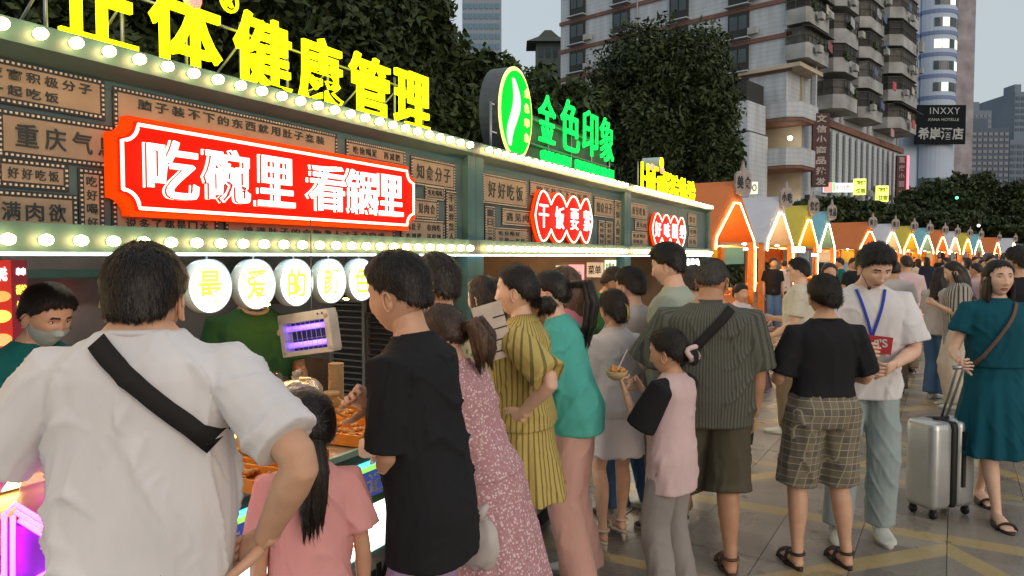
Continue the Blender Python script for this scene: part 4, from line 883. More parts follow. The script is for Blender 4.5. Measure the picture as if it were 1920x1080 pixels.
for i in range(5):
    u = 1272 + i * 9; c_ = fp(u, 498, XL)
    e = thing('round_lightbox', ('first', 'second', 'third', 'fourth', 'fifth')[i] + ' narrow looking white lamp from the left under the farthest stall beam', 'round lamp', c_, 0, 'round lamps under the farthest stall beam')
    q = MB(); q.lathe([(.001, -.05), (rad * .9, -.05), (rad * .9, .0), (.001, .0)], n=24, M=Ry); q.build('rim', lb_rim, e, True); q = MB(); q.lathe([(.001, .001), (rad * .86, .001), (rad * .86, .004), (.001, .004)], n=24, M=Ry); q.build('lamp_face', lb_white, e)
# ================================================================ inside the nearest stall and on its counter
bw = thing('stall_back_wall', 'dark grey back wall behind the round lamps', 'wall', (-4.7, 2.4, 0))
q = MB(); q.span((-4.75, 2.0, 0), (-4.7, yb1, 2.42)); q.build('wall_panel', greyw, bw, world=True)
q = MB(); q.span((-4.7, 2.2, 1.55), (-4.5, yb1 - .05, 1.6)); q.build('shelf', teal, bw, world=True)
def louvre(lab, u0, u1, vt, vb, Y, m1, m2):
    def yp(u, v): r = ray(u, v); return V((0, 0, CAMH)) + r * (Y / r.y)
    a, b = yp(u0, vt), yp(u1, vt); zb = yp(u0, vb).z; x0, x1 = a.x, b.x; zt = a.z
    e = thing('louvre_cabinet', lab, 'cabinet', ((x0 + x1) / 2, Y, zb)); t = .02; q = MB(); q.span((x0, Y + .02, zb), (x1, Y + .14, zt)); q.build('cabinet_body', m2, e, world=True); q = MB()
    for p0, p1 in (((x0, zb), (x0 + t, zt)), ((x1 - t, zb), (x1, zt)), ((x0 + t, zt - t), (x1 - t, zt)), ((x0 + t, zb), (x1 - t, zb + t))): q.span((p0[0], Y - .012, p0[1]), (p1[0], Y + .018, p1[1]))
    q.build('frame', m1, e, world=True); n = 15; me = None
    for k in range(n):
        z = zb + t + (zt - zb - 2 * t) * (k + .5) / n
        if me is None: s = MB(); s.box((0, 0, 0), (abs(x1 - x0) - 2 * t - .004, .02, .007), M=Matrix.Rotation(R(-30), 3, 'X')); me = s.mesh('slat', m1)
        o = link('slat', me, e); o.location = V(((x0 + x1) / 2, Y, z)) - e.location
    return e
louvre('pale grey louvred metal cabinet under the insect killer', 618, 684, 560, 740, 4.14, mat('louvre_grey', (.22, .22, .21), .5), dark)
louvre('dark louvred cabinet right of the pale louvred one', 688, 775, 585, 745, 4.14, mat('louvre_dark', (.07, .06, .055), .5), dark)
# insect killer
ik = thing('insect_killer', 'pale framed insect killer with two blue tubes hanging in the nearest stall', 'insect killer', dp(580, 626, 3.55), YAW + R(-22))
Mt = Matrix.Rotation(R(-9), 3, 'Y'); w, h = .135, .085
for n, a, m in (('frame', None, mat('cream_plastic', (.50, .45, .38), .5)), ('back', None, dark)):
    q = MB()
    if n == 'frame':
        for c, s in (((0, 0, h), (2 * w + .02, .07, .045)), ((0, 0, -h), (2 * w + .02, .07, .022)), ((-w, 0, 0), (.022, .07, 2 * h)), ((w, 0, 0), (.03, .07, 2 * h))): q.box(Mt @ V(c), s, M=Mt)
    else: q.box(Mt @ V((0, .03, 0)), (2 * w, .004, 2 * h), M=Mt)
    q.build(n, m, ik)
for z in (.035, -.045): q = MB(); q.tube([Mt @ V((-w + .015, -.005, z)), Mt @ V((w - .02, -.005, z))], .013, 10); q.build('lamp_tube', uv_blue, ik, True)
q = MB()
for k in range(9): q.tube([Mt @ V((-w + .03 + k * .028, -.03, -h + .01)), Mt @ V((-w + .03 + k * .028, -.03, h - .02))], .0012, 4)
for k in range(4): q.tube([Mt @ V((-w + .01, -.03, -.06 + k * .04)), Mt @ V((w - .015, -.03, -.06 + k * .04))], .0012, 4)
q.build('wire_guard', steel, ik); q = MB(); q.tube([(0, .02, h), (0, .02, .55)], .003, 5); q.build('hanging_cable', dark, ik)
q = MB()
for x in (.09, .115): q.ball(Mt @ V((x, -.036, h + .004)), (.006, .003, .006), 8)
q.build('knob', dark, ik)
# food and things on the counter
amber = mat('amber_tray', (.75, .26, .03), .35, bump=.2); food = mat('fried_food', (.55, .25, .06), .5, var=.5, scale=60, bump=.5, bscale=90); wood = mat('bamboo', (.5, .33, .16), .6); paper = mat('paper_cup', (.5, .36, .2), .7)
clearp = mat('clear_plastic', (.75, .75, .75), .15, trans=.75, alpha=.75)
zc0 = zt0
def tray(u, v, lab, w=.3, l=.22, n=26, m=amber):
    p = gp(u, v, zc0 + .005); e = thing('food_tray', lab, 'food tray', p, R(5)); q = MB(); h = .045
    q.box((0, 0, .004), (w, l, .006)); 
    for c, s in (((-w / 2, 0, h / 2), (.008, l, h)), ((w / 2, 0, h / 2), (.008, l, h)), ((0, -l / 2, h / 2), (w, .008, h)), ((0, l / 2, h / 2), (w, .008, h))): q.box(c, s)
    q.build('tray', m, e); q = MB()
    for i in range(n): q.ball((random.uniform(-w * .4, w * .4), random.uniform(-l * .4, l * .4), .018 + random.random() * .012), (.02 + random.random() * .012, .016, .012), 6, M=Matrix.Rotation(random.random() * 3, 3, 'Z'))
    q.build('fried_pieces', food, e, True, kind='stuff'); return e
tray(648, 818, 'orange food tray on the counter left of the man in black', .34, .26); tray(655, 785, 'orange food tray at the back of the counter behind another tray', .3, .2); tray(500, 872, 'amber food tray seen under the big man\'s elbow', .34, .28, 34); tray(450, 900, 'amber food tray against the big man\'s side', .3, .2, 20); tray(100, 1010, 'food tray behind the pink neon at the counter', .3, .25)
def pots(u, v, lab, m, r=.04, h=.11, n=1):
    p = gp(u, v, zc0 + .003); e = thing('jar', lab, 'jar', p); q = MB(); q.lathe([(r * .9, 0), (r, .01), (r, h * .75), (r * .7, h * .85), (r * .75, h)], n=16); q.build('jar_body', m, e, True); q = MB(); q.lathe([(r * .8, h), (r * .82, h + .004), (r * .82, h + .018), (r * .2, h + .022)], n=16); q.build('lid', wood, e, True)
gold = mat('amber_glass', (.65, .33, .06), .15, trans=.3)
pots(462, 862, 'amber jar under the big man\'s elbow, left one', gold); pots(487, 866, 'amber jar under the big man\'s elbow, right one', gold, .045, .10); pots(622, 775, 'yellow capped jar beside the skewers', gold, .05, .09)
# stack of paper bowls
e = thing('bowl_stack', 'tall stack of brown paper bowls on the counter', 'paper bowls', gp(660, 775, zc0) + V((-.1, 0, .004)))
bq = MB(); bq.lathe([(.030, 0), (.036, .03), (.0385, .032), (.0385, .035), (.034, .034), (.028, .004)], n=18); bme = bq.mesh('bowl', paper, True)
for k in range(24): o = link('bowl', bme, e); o.location = (random.uniform(-.001, .001), random.uniform(-.001, .001), .0 + k * .0088)
def bag(loc, r, lab, m, cat='plastic bag', squash=(1, 1, 1), seed=0):
    D_ = sphere_dirs(26, 20); k = 1 + .10 * pnoise(D_, 4, seed) + .07 * pnoise(D_, 9, seed + 1) + .04 * pnoise(D_, 17, seed + 3); P = D_ * (r * k)[:, None] * np.array(squash); q = MB(); q.add(P.tolist(), grid_faces(26, 20)); q.tube([(0, 0, r * squash[2] * .8), (.01, 0, r * squash[2] * 1.25), (.03, .01, r * squash[2] * 1.5)], [.012, .02, .006], 8)
    o = q.build('plastic_bag', m, None, True); o.location = loc; tag(o, lab, cat); return o
bag(gp(600, 800, zc0) + V((-.15, 0, .12)), .11, 'crumpled clear plastic bag on the counter left of the bowls', clearp, squash=(1.1, 1.3, .8)); bag(gp(560, 760, zc0) + V((-.2, 0, .1)), .09, 'crumpled clear plastic bag behind the pink shirted girl', clearp, squash=(1, 1.2, .8), seed=5)
for i, (u, v) in enumerate(((650, 770), (660, 775), (641, 772))):
    a = gp(u, v + 22, zc0) + V((0, 0, .02)); q = MB(); q.tube([a, a + V((-.1 - .02 * i, -.16 + .02 * i, .12))], .0045, 6); o = q.build('skewer_stick', wood, None, True); tag(o, 'bamboo stick leaning out of the food tray by the bowls', 'skewer', 'bamboo sticks in the tray')
# heat lamps above the food (they glow amber in the photo)
for i, (u, lab) in enumerate(((500, 'amber heat lamp over the counter near the big man'), (650, 'amber heat lamp over the counter by the paper bowls'))):
    p = fp(u, 620, -2.75); e = thing('heat_lamp', lab, 'heat lamp', (p.x, p.y, 1.45)); q = MB(); q.lathe([(.012, .09), (.02, .07), (.05, .03), (.07, 0), (.066, 0), (.045, .028), (.012, .06)], n=20); q.build('lamp_shade', dark, e, True); q = MB(); q.ball((0, 0, .012), .026, 12); q.build('bulb', emit('heat_bulb', (1, .45, .10), 90), e, True); q = MB(); q.tube([(0, 0, .09), (0, 0, .98)], .003, 5); q.build('cable', dark, e)
cs_ = thing('display_lamp', 'long amber display light behind the counter glass', 'display light', (-2.45, 1.6, zc0 + .25)); q = MB(); q.span((-2.60, .2, zc0 + .004), (-2.57, 2.9, zc0 + .05)); q.build('housing', steel, cs_, world=True); q = MB(); q.span((-2.568, .22, zc0 + .012), (-2.560, 2.88, zc0 + .042)); q.build('light_tube', emit('amber_tube', (1, .50, .13), 14), cs_, world=True)
q = MB()
for y in (.25, 1.5, 2.85): q.tube([(-2.585, y, zc0 + .05), (-2.585, y, zc0 + .08)], .006, 6)
q.build('stand', steel, cs_, world=True)
# left part of the stall: red menu boards, white window, valance
def lit_board(lab, u0, u1, vt, vb, X, face, txts, cat='menu board'):
    y0, y1 = fp(u0, 560, X).y, fp(u1, 560, X).y; zt, zb = fp(u0, vt, X).z, fp(u0, vb, X).z; e = thing('menu_board', lab, cat, (X, y0, zb)); q = MB(); q.span((X - .04, y0, zb), (X, y1, zt)); q.build('board_face', face, e, world=True)
    for (fy_, fz, w_, h_, m, tx) in txts:
        q = MB(); c = (X + .004, y0 + (y1 - y0) * fy_, zb + (zt - zb) * fz)
        if tx: text_fit(q, tx, c, (0, 1, 0), (0, 0, 1), (y1 - y0) * w_, (zt - zb) * h_, .004, .03)
        else:
            q.ball(c, (.006, (y1 - y0) * w_ / 2, (zt - zb) * h_ / 2), 12)
        q.build('print', m, e, world=True)
    return e
redb = emit('red_board', (.8, .05, .03), .55, (.4, .03, .02)); yb = emit('yellow_print', (1, .75, .05), 1.2); wb = emit('white_print_lit', (.9, .9, 1), 1.3); ob = emit('orange_photo', (1, .4, .03), .9)
lit_board('red lit menu board at the far left edge with food pictures', -20, 22, 488, 660, -3.6, redb, ((.5, .85, .6, .16, wb, '美味'), (.5, .6, .9, .12, ob, ''), (.5, .38, .9, .14, yb, ''), (.5, .12, .9, .14, ob, '')))
lit_board('dark red narrow menu board right of the food picture board', 27, 52, 488, 700, -3.6, emit('maroon_board', (.25, .03, .04), .5, (.15, .03, .03)), ((.5, .9, .7, .07, wb, '串串'), (.5, .74, .8, .09, yb, '香辣'), (.5, .6, .7, .08, yb, '烤肉')))
e = thing('service_window', 'pale blue lit window behind the masked vendor', 'window', (-5.2, fp(80, 540, -5.2).y, 1.5)); y0, y1 = fp(54, 540, -5.2).y, fp(106, 540, -5.2).y; za, zb3 = fp(80, 512, -5.2).z, fp(80, 575, -5.2).z
q = MB(); q.span((-5.22, y0, zb3), (-5.2, y1, za)); q.build('pane', emit('pale_pane', (.62, .82, .95), .95), e, world=True); q = MB()
for a, b in (((y0 - .02, za), (y1 + .02, za + .02)), ((y0 - .02, zb3 - .02), (y1 + .02, zb3)), ((y1, zb3), (y1 + .02, za)), ((y0 - .02, zb3), (y0, za))): q.span((-5.23, a[0], a[1]), (-5.18, b[0], b[1]))
q.build('frame', mat('white_frame', (.6, .62, .62), .5), e, world=True)
q = MB(); q.span((-6.6, -4, 0), (-6.5, 4.2, 2.6)); o = q.build('rear_wall', greyw); tag(o, 'dark grey wall seen through the nearest stall behind the pale window', 'wall')
q = MB(); q.span((-4.2, -1.5, 2.0), (-4.1, 2.0, 2.35)); o = q.build('valance', mat('brown_canvas', (.12, .07, .05), .8)); tag(o, 'brown canvas valance at the back of the nearest stall', 'valance')
q = MB(); y0 = fp(0, 480, -3.4).y
q.span((-3.42, y0 - .4, 1.70), (-3.38, fp(100, 480, -3.4).y, 1.76)); o = q.build('red_valance', redb); tag(o, 'thin red lit strip under the beam at the far left', 'light strip')
hp_ = dp(113, 560, 4.6); q = MB(); q.ball((-.03, 0, .01), (.045, .02, .05), 10); q.ball((.03, 0, .01), (.045, .02, .05), 10); q.prism([(-.07, -.01, 0), (.07, -.01, 0), (0, -.01, -.08)], (0, .02, 0)); o = q.build('heart_lamp', red_heart, None, True); o.location = hp_; o.rotation_euler = (0, 0, YAW); tag(o, 'small red heart lamp behind the masked vendor', 'heart lamp')
# hanging things in the middle stall
def wallposter(lab, u0, u1, vt, vb, Y, face, txt, tm):
    def yp(u, v): r = ray(u, v); return V((0, 0, CAMH)) + r * (Y / r.y)
    a, b = yp(u0, vt), yp(u1, vb); e = thing('poster', lab, 'poster', ((a.x + b.x) / 2, Y, b.z)); q = MB(); q.span((a.x, Y, b.z), (b.x, Y + .02, a.z)); q.build('poster_face', face, e, world=True); q = MB(); text_fit(q, txt, ((a.x + b.x) / 2, Y - .004, (a.z + b.z) / 2), (1, 0, 0), (0, 0, 1), abs(b.x - a.x) * .8, (a.z - b.z) * .6, .004, .01); q.build('lettering', tm, e, world=True)
YW = yb2 - .085
wallposter('small cream lit poster on the inner wall of the middle stall', 1042, 1062, 498, 540, YW, emit('poster_cream', (.9, .8, .6), .8), '小吃', ink); wallposter('red and white lit poster on the inner wall of the middle stall', 1066, 1094, 496, 545, YW, emit('poster_red', (.9, .25, .3), .8), '热卖', mat('poster_white', (.7, .7, .7), .6))
wallposter('pale green lit sign on the inner wall of the middle stall', 1134, 1154, 488, 512, YW, emit('poster_green', (.8, 1, .55), 1.2), '串', ink); wallposter('warm brown lit menu on the inner wall of the middle stall', 1100, 1130, 492, 520, YW, emit('poster_amber', (.7, .4, .2), .5), '菜单', ink)
for i, (u, v, c) in enumerate(()):
    e = lit_board(('small pink and red lit poster in the middle stall', 'small cream lit poster in the middle stall', 'small pale green lit sign in the middle stall')[i], u - 12, u + 12, v - 22, v + 18, -4.2, emit('poster%d' % i, c, .9), ((.5, .5, .7, .3, ink, '小吃'),), 'poster')
q = MB(); c = fp(1189, 545, -2.9); q.span((c.x - .03, c.y - .12, c.z - .16), (c.x, c.y + .12, c.z + .16)); o = q.build('light_panel', emit('white_panel', (1, .9, 1), 3)); tag(o, 'upright white light panel behind the boy\'s head', 'light panel')
e = thing('stall_back_wall', 'brown back wall inside the middle stall', 'wall', (-4.8, yb1, 0)); q = MB(); q.span((-4.85, yb1 + .1, 0), (-4.8, yb3, 2.4)); q.build('wall_panel', mat('warm_wall', (.16, .10, .07), .8, var=.3, scale=4), e, world=True)
q = MB(); q.span((-4.8, yb1 + .3, 1.45), (-4.5, yb3 - .3, 1.48)); q.build('shelf', wood, e, world=True)
for i in range(14):
    y = yb1 + .5 + i * .45; q = MB(); q.lathe([(.03, 0), (.035, .02), (.035, .12), (.012, .17), (.012, .21)], n=10); o = q.build('bottle', random.choice([gold, dark, mat('green_glass', (.05, .2, .08), .2)]) if i < 3 else gold, None, True); o.location = (-4.62, y, 1.482); tag(o, 'small bottle on the shelf at the back of the far stalls', 'bottle', 'bottles on the back shelf')
for i, (y, lab) in enumerate(((yb1 + 1.0, 'warm ceiling lamp in the middle stall, near end'), (yb1 + 2.4, 'warm ceiling lamp in the middle stall, far end'), (yb2 + 1.5, 'warm ceiling lamp in the farthest stall'))):
    e = thing('ceiling_lamp', lab, 'ceiling lamp', (-3.5, y, 2.2)); q = MB(); q.lathe([(.02, .2), (.03, .12), (.11, .02), (.11, 0)], n=18); q.build('lamp_shade', dark, e, True); q = MB(); q.ball((0, 0, -.01), .045, 12); q.build('bulb', emit('ceil_bulb', (1, .66, .34), 170), e, True)
e = thing('ceiling_lamp', 'pale ceiling lamp inside the nearest stall behind the round lamps', 'ceiling lamp', (-3.7, 2.6, 2.3)); q = MB(); q.lathe([(.02, .12), (.03, .08), (.10, .02), (.10, 0)], n=18); q.build('lamp_shade', dark, e, True); q = MB(); q.ball((0, 0, -.01), .05, 12); q.build('bulb', emit('ceil_bulb_pale', (1, .86, .68), 190), e, True)
# pink neon by the counter, lower left
pn = thing('neon_sign', 'pink neon tube sign at the lower left by the big man', 'neon sign', dp(50, 1010, 1.75), R(90))
def P_(u, v): return dp(u, v, 1.72) 
for pts in (((8, 1085), (8, 965), (28, 945), (118, 1000), (112, 1060), (60, 1090)), ((30, 960), (100, 1002)), ((24, 968), (24, 1090)), ((36, 975), (90, 1008))):
    q = MB(); q.tube([P_(*p) for p in pts], .006, 8); q.build('neon_tube', pinkn, pn, True, world=True)
q = MB(); a, b = P_(0, 985), P_(112, 1015); a2, b2 = P_(0, 1090), P_(125, 1090); o_ = FWD * .02
q.add([a + o_, b + o_, b2 + o_, a2 + o_], [(0, 1, 2, 3)]); q.add([a + o_ * 1.6, b + o_ * 1.6, b2 + o_ * 1.6, a2 + o_ * 1.6], [(3, 2, 1, 0)]); q.build('backing', mat('purple_board', (.12, .03, .3), .4), pn, world=True, fix=False)
bag(dp(85, 935, 1.95), .075, 'pinkish plastic bag of food hanging above the pink neon', mat('pink_bag', (.7, .35, .35), .3, alpha=.8), squash=(.8, .8, 1.3), seed=9)
# ================================================================ the row of gabled market tents
tlamp = emit('tent_lamp', (1, .55, .20), 900); strl = emit('string_light', (1, .62, .20), 14); strl2 = emit('string_light_white', (1, .74, .38), 14)
TC = {'orange': mat('orange_canvas', (.68, .19, .05), .75, var=.06, scale=3), 'white': mat('white_canvas', (.60, .60, .64), .75, var=.06, scale=3), 'yellow': mat('yellow_canvas', (.62, .48, .06), .75, var=.06, scale=3), 'blue': mat('blue_canvas', (.20, .46, .54), .75, var=.06, scale=3)}
postm = mat('orange_post', (.60, .20, .04), .5); signm = mat('sign_tan', (.36, .30, .27), .7)
def tent(d, x, ang, col, lab, W=3.4, depth=3.2, big=False, sign='美食'):
    """origin on the front line at its middle; local x along the street (away from the camera), local -y towards the street"""
    a = R(ang); ex = RGT * math.sin(a) + FWD * math.cos(a)       # along the row
    loc = RGT * x + FWD * d; rz = math.atan2(ex.y, ex.x); e = thing('market_tent', lab, 'tent', loc, rz, 'gabled tents along the street'); hw = W / 2; ev = 2.0; pk = 3.22; D_ = depth
    cm = TC[col]
    # roof slopes with thickness, ridge runs back from the street (local +y)
    for sg in (-1, 1):
        q = MB(); A = [(sg * hw, 0, ev), (0, 0, pk), (0, D_, pk), (sg * hw, D_, ev)]; n = V((sg * (pk - ev), 0, hw)).normalized() * .02
        q.prism(A, n); q.build('roof_panel', cm, e)
    # gable front: a band between the outer slope and the lit opening
    iw = hw * .62; ip = 2.78; O = [(-hw, ev - .18), (-hw, ev), (0, pk), (hw, ev), (hw, ev - .18)]; I = [(-hw + .22, ev - .18), (-hw + .30, ev + .05), (-.22, ip), (.22, ip), (hw - .30, ev + .05), (hw - .22, ev - .18)]
    q = MB(); poly = [(x_, -.004, z) for x_, z in O] + [(x_, -.004, z) for x_, z in I[::-1]]
    vs = poly + [(x_, y - .02, z) for x_, y, z in poly]; nO = 5
    fr = [(0, 1, 9, 10), (1, 2, 8, 9), (2, 7, 8), (2, 3, 6, 7), (3, 4, 5, 6)]; F2 = []
    for f in fr: F2.append(f); F2.append(tuple(i + 11 for i in f[::-1]))
    for i in range(11): F2.append((i, (i + 1) % 11, 11 + (i + 1) % 11, 11 + i))
    q.add(vs, F2); q.build('gable_front', cm, e)
    # rear gable closes the tent
    q = MB(); q.prism([(-hw, D_, ev), (0, D_, pk), (hw, D_, ev), (hw, D_, 1.4), (-hw, D_, 1.4)], (0, .02, 0)); q.build('rear_gable', cm, e)
    q = MB(); q.tube([(p[0] * 1.0, -.045, p[1] + .02 * math.sin(i * 3)) for i, p in enumerate(I)], .018 if not big else .013, 6); (q.tube([(hw - .08, -.03, ev - .1), (hw - .06, -.03, 1.3), (hw - .1, -.03, .9)], .012, 5) if big else None); q.build('string_light', strl if col in ('orange', 'yellow') else strl2, e, True)
    for sx in (-1, 1):
        for y in (0, D_): q = MB(); q.box((sx * (hw - .08), y + (.06 if y == 0 else -.06), ev / 2), (.15, .12, ev)); q.build('post', postm, e)
    q = MB(); q.box((0, D_ * .4, ev - .05), (W - .1, .05, .05)); q.build('cross_bar', postm, e)
    # pointed sign plate on the peak
    q = MB(); prof = [(a_ * .72, 2.86 + (b_ - 2.62) * .74) for a_, b_ in [(-.30, 2.62), (-.36, 2.8), (-.34, 3.1), (-.22, 3.22), (-.10, 3.24), (0, 3.52), (.08, 3.26), (.22, 3.24), (.34, 3.12), (.36, 2.8), (.28, 2.62), (0, 2.54)]]
    RS = Matrix.Rotation(R(-24), 3, 'Z'); q.prism([V((0, -.17, .12)) + RS @ V((a_, 0, b_)) for a_, b_ in prof], RS @ V((0, .05, 0))); sgn = q.build('peak_sign', signm, e)
    q = MB()
    for i, ch in enumerate(sign): text_fit(q, ch, V((0, -.175, .12)) + RS @ V((-.115 + .23 * i, -.005, 3.08)), tuple(RS @ V((1, 0, 0))), (0, 0, 1), .19, .26, .01, .03)
    q.build('lettering', ink, sgn)
    q = MB(); q.ball((0, .9, 2.05), .06, 10); q.build('lamp', tlamp, e, True); q = MB(); q.tube([(0, .9, 2.1), (0, .9, 2.98)], .006, 5); q.build('lamp_cable', dark, e)
    return e
T1 = [(15.4, 4.62, 32, 'orange', 'orange tent at the end of the stalls, nearest of all tents', '美食'), (19.3, 6.95, 32, 'white', 'grey white tent just beyond the nearest orange tent', '小吃'), (22.6, 9.0, 32, 'yellow', 'yellow tent between the grey white tent and the blue tent, nearest group', '烧烤'), (25.6, 10.85, 32, 'blue', 'pale blue tent, last of the nearest group', '饮品')]
for a in T1: tent(a[0], a[1], a[2], a[3], a[4], big=True, sign=a[5])
G2 = [(33.3, 16.0), (35.2, 18.0), (37.8, 20.3), (40.3, 22.5), (43.0, 24.9), (45.8, 27.3), (48.6, 29.8), (51.4, 32.3), (60, 39.2), (62.5, 42.2)]; cs4 = ['orange', 'white', 'yellow', 'blue']
ordn = ['first', 'second', 'third', 'fourth', 'fifth', 'sixth', 'seventh', 'eighth', 'ninth', 'tenth']
for i, (d, x) in enumerate(G2):
    if i in (0, 4, 8): pass
    tent(d, x, 42, cs4[i % 4], '%s tent, %s from the left in the distant row' % ({'orange': 'orange', 'white': 'white', 'yellow': 'yellow', 'blue': 'pale blue'}[cs4[i % 4]], ordn[i]), W=3.2, depth=4.6 if i in (0, 4, 8) else 3)
# tables and food under the near tents
redm = mat('red_cloth', (.3, .06, .05), .8); steelp = mat('steel_pan', (.6, .35, .12), .25, metal=.5)
tl = ['food table with glowing orange food under the nearest orange tent', 'food table under the grey white tent', 'food table under the near yellow tent', 'food table under the near blue tent']
for i, a in enumerate(T1):
    an = R(32); ex = RGT * math.sin(an) + FWD * math.cos(an); rz = math.atan2(ex.y, ex.x); loc = RGT * a[1] + FWD * a[0]
    e = thing('food_table', tl[i], 'table', loc, rz, 'tables under the tents'); q = MB(); q.box((0, .55, .86), (2.9, .8, .04)); q.build('table_top', TC['orange'], e); q = MB(); q.box((0, .17, .45), (2.9, .02, .78)); q.build('table_skirt', redm if i % 2 else TC['orange'], e)
    for sx in (-1, 1): q = MB(); q.box((sx * 1.35, .85, .42), (.05, .05, .84)); q.build('leg', steel, e)
    for k in range(5):
        t_ = thing('food_pan', '%s heaped metal food pan from the left on the %s' % (ordn[k], tl[i].replace('food table', 'table').replace(' with glowing orange food', '')), 'food pan', loc + Matrix.Rotation(rz, 3, 'Z') @ V((-1.15 + k * .56, .5, .882)), rz, 'food pans under the tents')
        q = MB(); q.loft([[(x_ * s, y_ * s, z) for x_, y_ in ((-.22, -.25), (.22, -.25), (.22, .25), (-.22, .25))] for s, z in ((.9, 0), (1, .06), (.95, .06), (.86, .015))]); q.build('pan', steelp, t_); q = MB()
        for j in range(22): q.ball((random.uniform(-.16, .16), random.uniform(-.2, .2), .05 + random.random() * .03), (.045, .035, .03), 6)
        q.build('food_heap', random.choice([food, amber]), t_, True, kind='stuff')
# white flood lamps
for u, v, d, s, lab in ((1497, 468, 13.5, .10, 'bright white work lamp above the grey haired man'), (1528, 478, 17.5, .06, 'small bright lamp right of the work lamp'), (1398, 467, 14.6, .035, 'small warm lamp inside the nearest orange tent')):
    p = dp(u, v, d); e = thing('work_lamp', lab, 'lamp', p, YAW); q = MB(); q.box((0, 0, 0), (s * 2.2, .03, s)); q.build('lamp_face', emit('flood', (1, .97, .95), 14), e); q = MB(); q.box((0, .03, 0), (s * 2.4, .03, s * 1.2)); q.build('housing', dark, e); q = MB(); q.tube([(0, .04, 0), (0, .04, -p.z)], .012, 6); q.build('pole', dark, e)
# poster stand by the first tent
e = thing('poster_stand', 'folding poster board leaning beside the nearest orange tent table', 'poster stand', gp(1432, 735), YAW + R(60)); q = MB(); Mx = Matrix.Rotation(R(-14), 3, 'X')
q.box(Mx @ V((0, 0, .5)), (.8, .03, 1.0), M=Mx); q.build('board', mat('poster_print', (.25, .06, .05), .5, var=.6, scale=4, col2=(.06, .05, .07)), e); q = MB()
for x in (-.4, .4): q.tube([Mx @ V((x, -.02, -.02)), Mx @ V((x, -.02, 1.05))], .014, 6); q.tube([Mx @ V((x, .0, 1.0)), (x, .55, 0)], .012, 6)
q.build('stand_frame', steel, e, True)
# ================================================================ buildings
leafA = mat('leaf_dark', (.060, .085, .026), .6, col2=(.016, .028, .009), coord='Island', spec=.3); leafB = mat('leaf_mid', (.070, .105, .032), .6, col2=(.018, .034, .010), coord='Island', spec=.3); bark = mat('bark', (.07, .055, .04), .9, var=.3, bump=.6, bscale=12)
tile = mat('white_tile', (.5, .53, .56), .6, var=.12, scale=.7, bump=.1)
def tl_f(nt, L, tc):
    sp = _n(nt, 'ShaderNodeSeparateXYZ'); L.new(tc.outputs['Object'], sp.inputs[0]); w = mth(nt, 'LESS_THAN', mth(nt, 'FRACT', mth(nt, 'MULTIPLY', sp.outputs[2], 2.2)), .10)
    no = _n(nt, 'ShaderNodeTexNoise'); no.inputs['Scale'].default_value = .5; no.inputs['Detail'].default_value = 6; mp = _n(nt, 'ShaderNodeMapping'); mp.inputs['Scale'].default_value = (3, 3, .35); L.new(tc.outputs['Object'], mp.inputs[0]); L.new(mp.outputs[0], no.inputs[0])
    st = mixc(nt, mth(nt, 'MULTIPLY', mth(nt, 'SUBTRACT', no.outputs[0], .35), 1.6), (.52, .56, .60), (.30, .30, .29)); return mixc(nt, mth(nt, 'MULTIPLY', w, .35), st, (.12, .12, .12))
pattern(tile, tl_f)
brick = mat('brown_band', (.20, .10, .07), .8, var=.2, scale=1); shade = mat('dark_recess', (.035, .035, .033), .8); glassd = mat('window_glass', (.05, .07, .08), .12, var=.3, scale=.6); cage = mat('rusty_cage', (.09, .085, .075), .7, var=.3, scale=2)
baltile = mat('balcony_tile', (.42, .43, .43), .7, scale=.5, col2=(.22, .215, .205), bump=.1); creamw = mat('cream_wall', (.5, .42, .31), .8, var=.12, scale=.6); acm = mat('ac_white', (.38, .38, .36), .6); awn = mat('awning_dark', (.07, .07, .065), .7)
lampw = emit('stair_lamp', (1, .93, .75), 30)
A42 = R(42); bx_ = RGT * math.sin(A42) + FWD * math.cos(A42); BL = RGT * 27.2 + FWD * 73.4
BD = thing('apartment_block', 'tall white tiled apartment block with brown bands and stacked balconies', 'building', BL, math.atan2(bx_.y, bx_.x))
# local frame: +x along the street face (away), +y along the left face, outside is -x and -y
def bp(n, m, mt, par=None): return m.build(n, mt, par or BD)
q = MB(); q.span((.6, .6, 16.4), (40, 29, 44)); bp('wall', q, tile); q = MB(); q.span((4.5, .3, 0), (40.2, 29.2, 16.4)); q.span((0, 5.5, 0), (4.5, 29.2, 16.4)); bp('podium', q, tile)
FH = 3.4; L0 = 17.0; NF = 8
bandL = MB(); bandL.span((.42, 0, -.42), (.62, 29.1, 0)); blm = bandL.mesh('brown_band', brick)
for k in range(NF):
    o = link('brown_band', blm, BD); o.location = (0, 0, L0 + FH * k)
# recessed window bays on the left face
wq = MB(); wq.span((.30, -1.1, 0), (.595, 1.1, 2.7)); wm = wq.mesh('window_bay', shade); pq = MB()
for a in (-.95, .05): pq.span((.26, a, .9), (.295, a + .85, 2.3))
pm_ = pq.mesh('pane', glassd); aq = MB(); aq.span((-.35, -.5, 0), (.1, .5, .65)); aq.lathe([(.01, 0), (.24, 0), (.24, .02), (.01, .02)], (-.36, .1, .32), 12, M=Matrix.Rotation(R(-90), 3, 'Y')); am = aq.mesh('air_conditioner', acm)
slq = MB(); slq.span((-.25, -1.3, 0), (.59, 1.3, .12)); slm = slq.mesh('sill', tile)
for y in (26.3, 20.0, 12.5, 5.6):
    for k in range(NF):
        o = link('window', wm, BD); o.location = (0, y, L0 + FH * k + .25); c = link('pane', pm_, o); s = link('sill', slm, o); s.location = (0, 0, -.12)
        if (k * 7 + int(y)) % 3 != 0: a = link('air_conditioner', am, BD); a.location = (.25, y - 1.7, L0 + FH * k + .4)
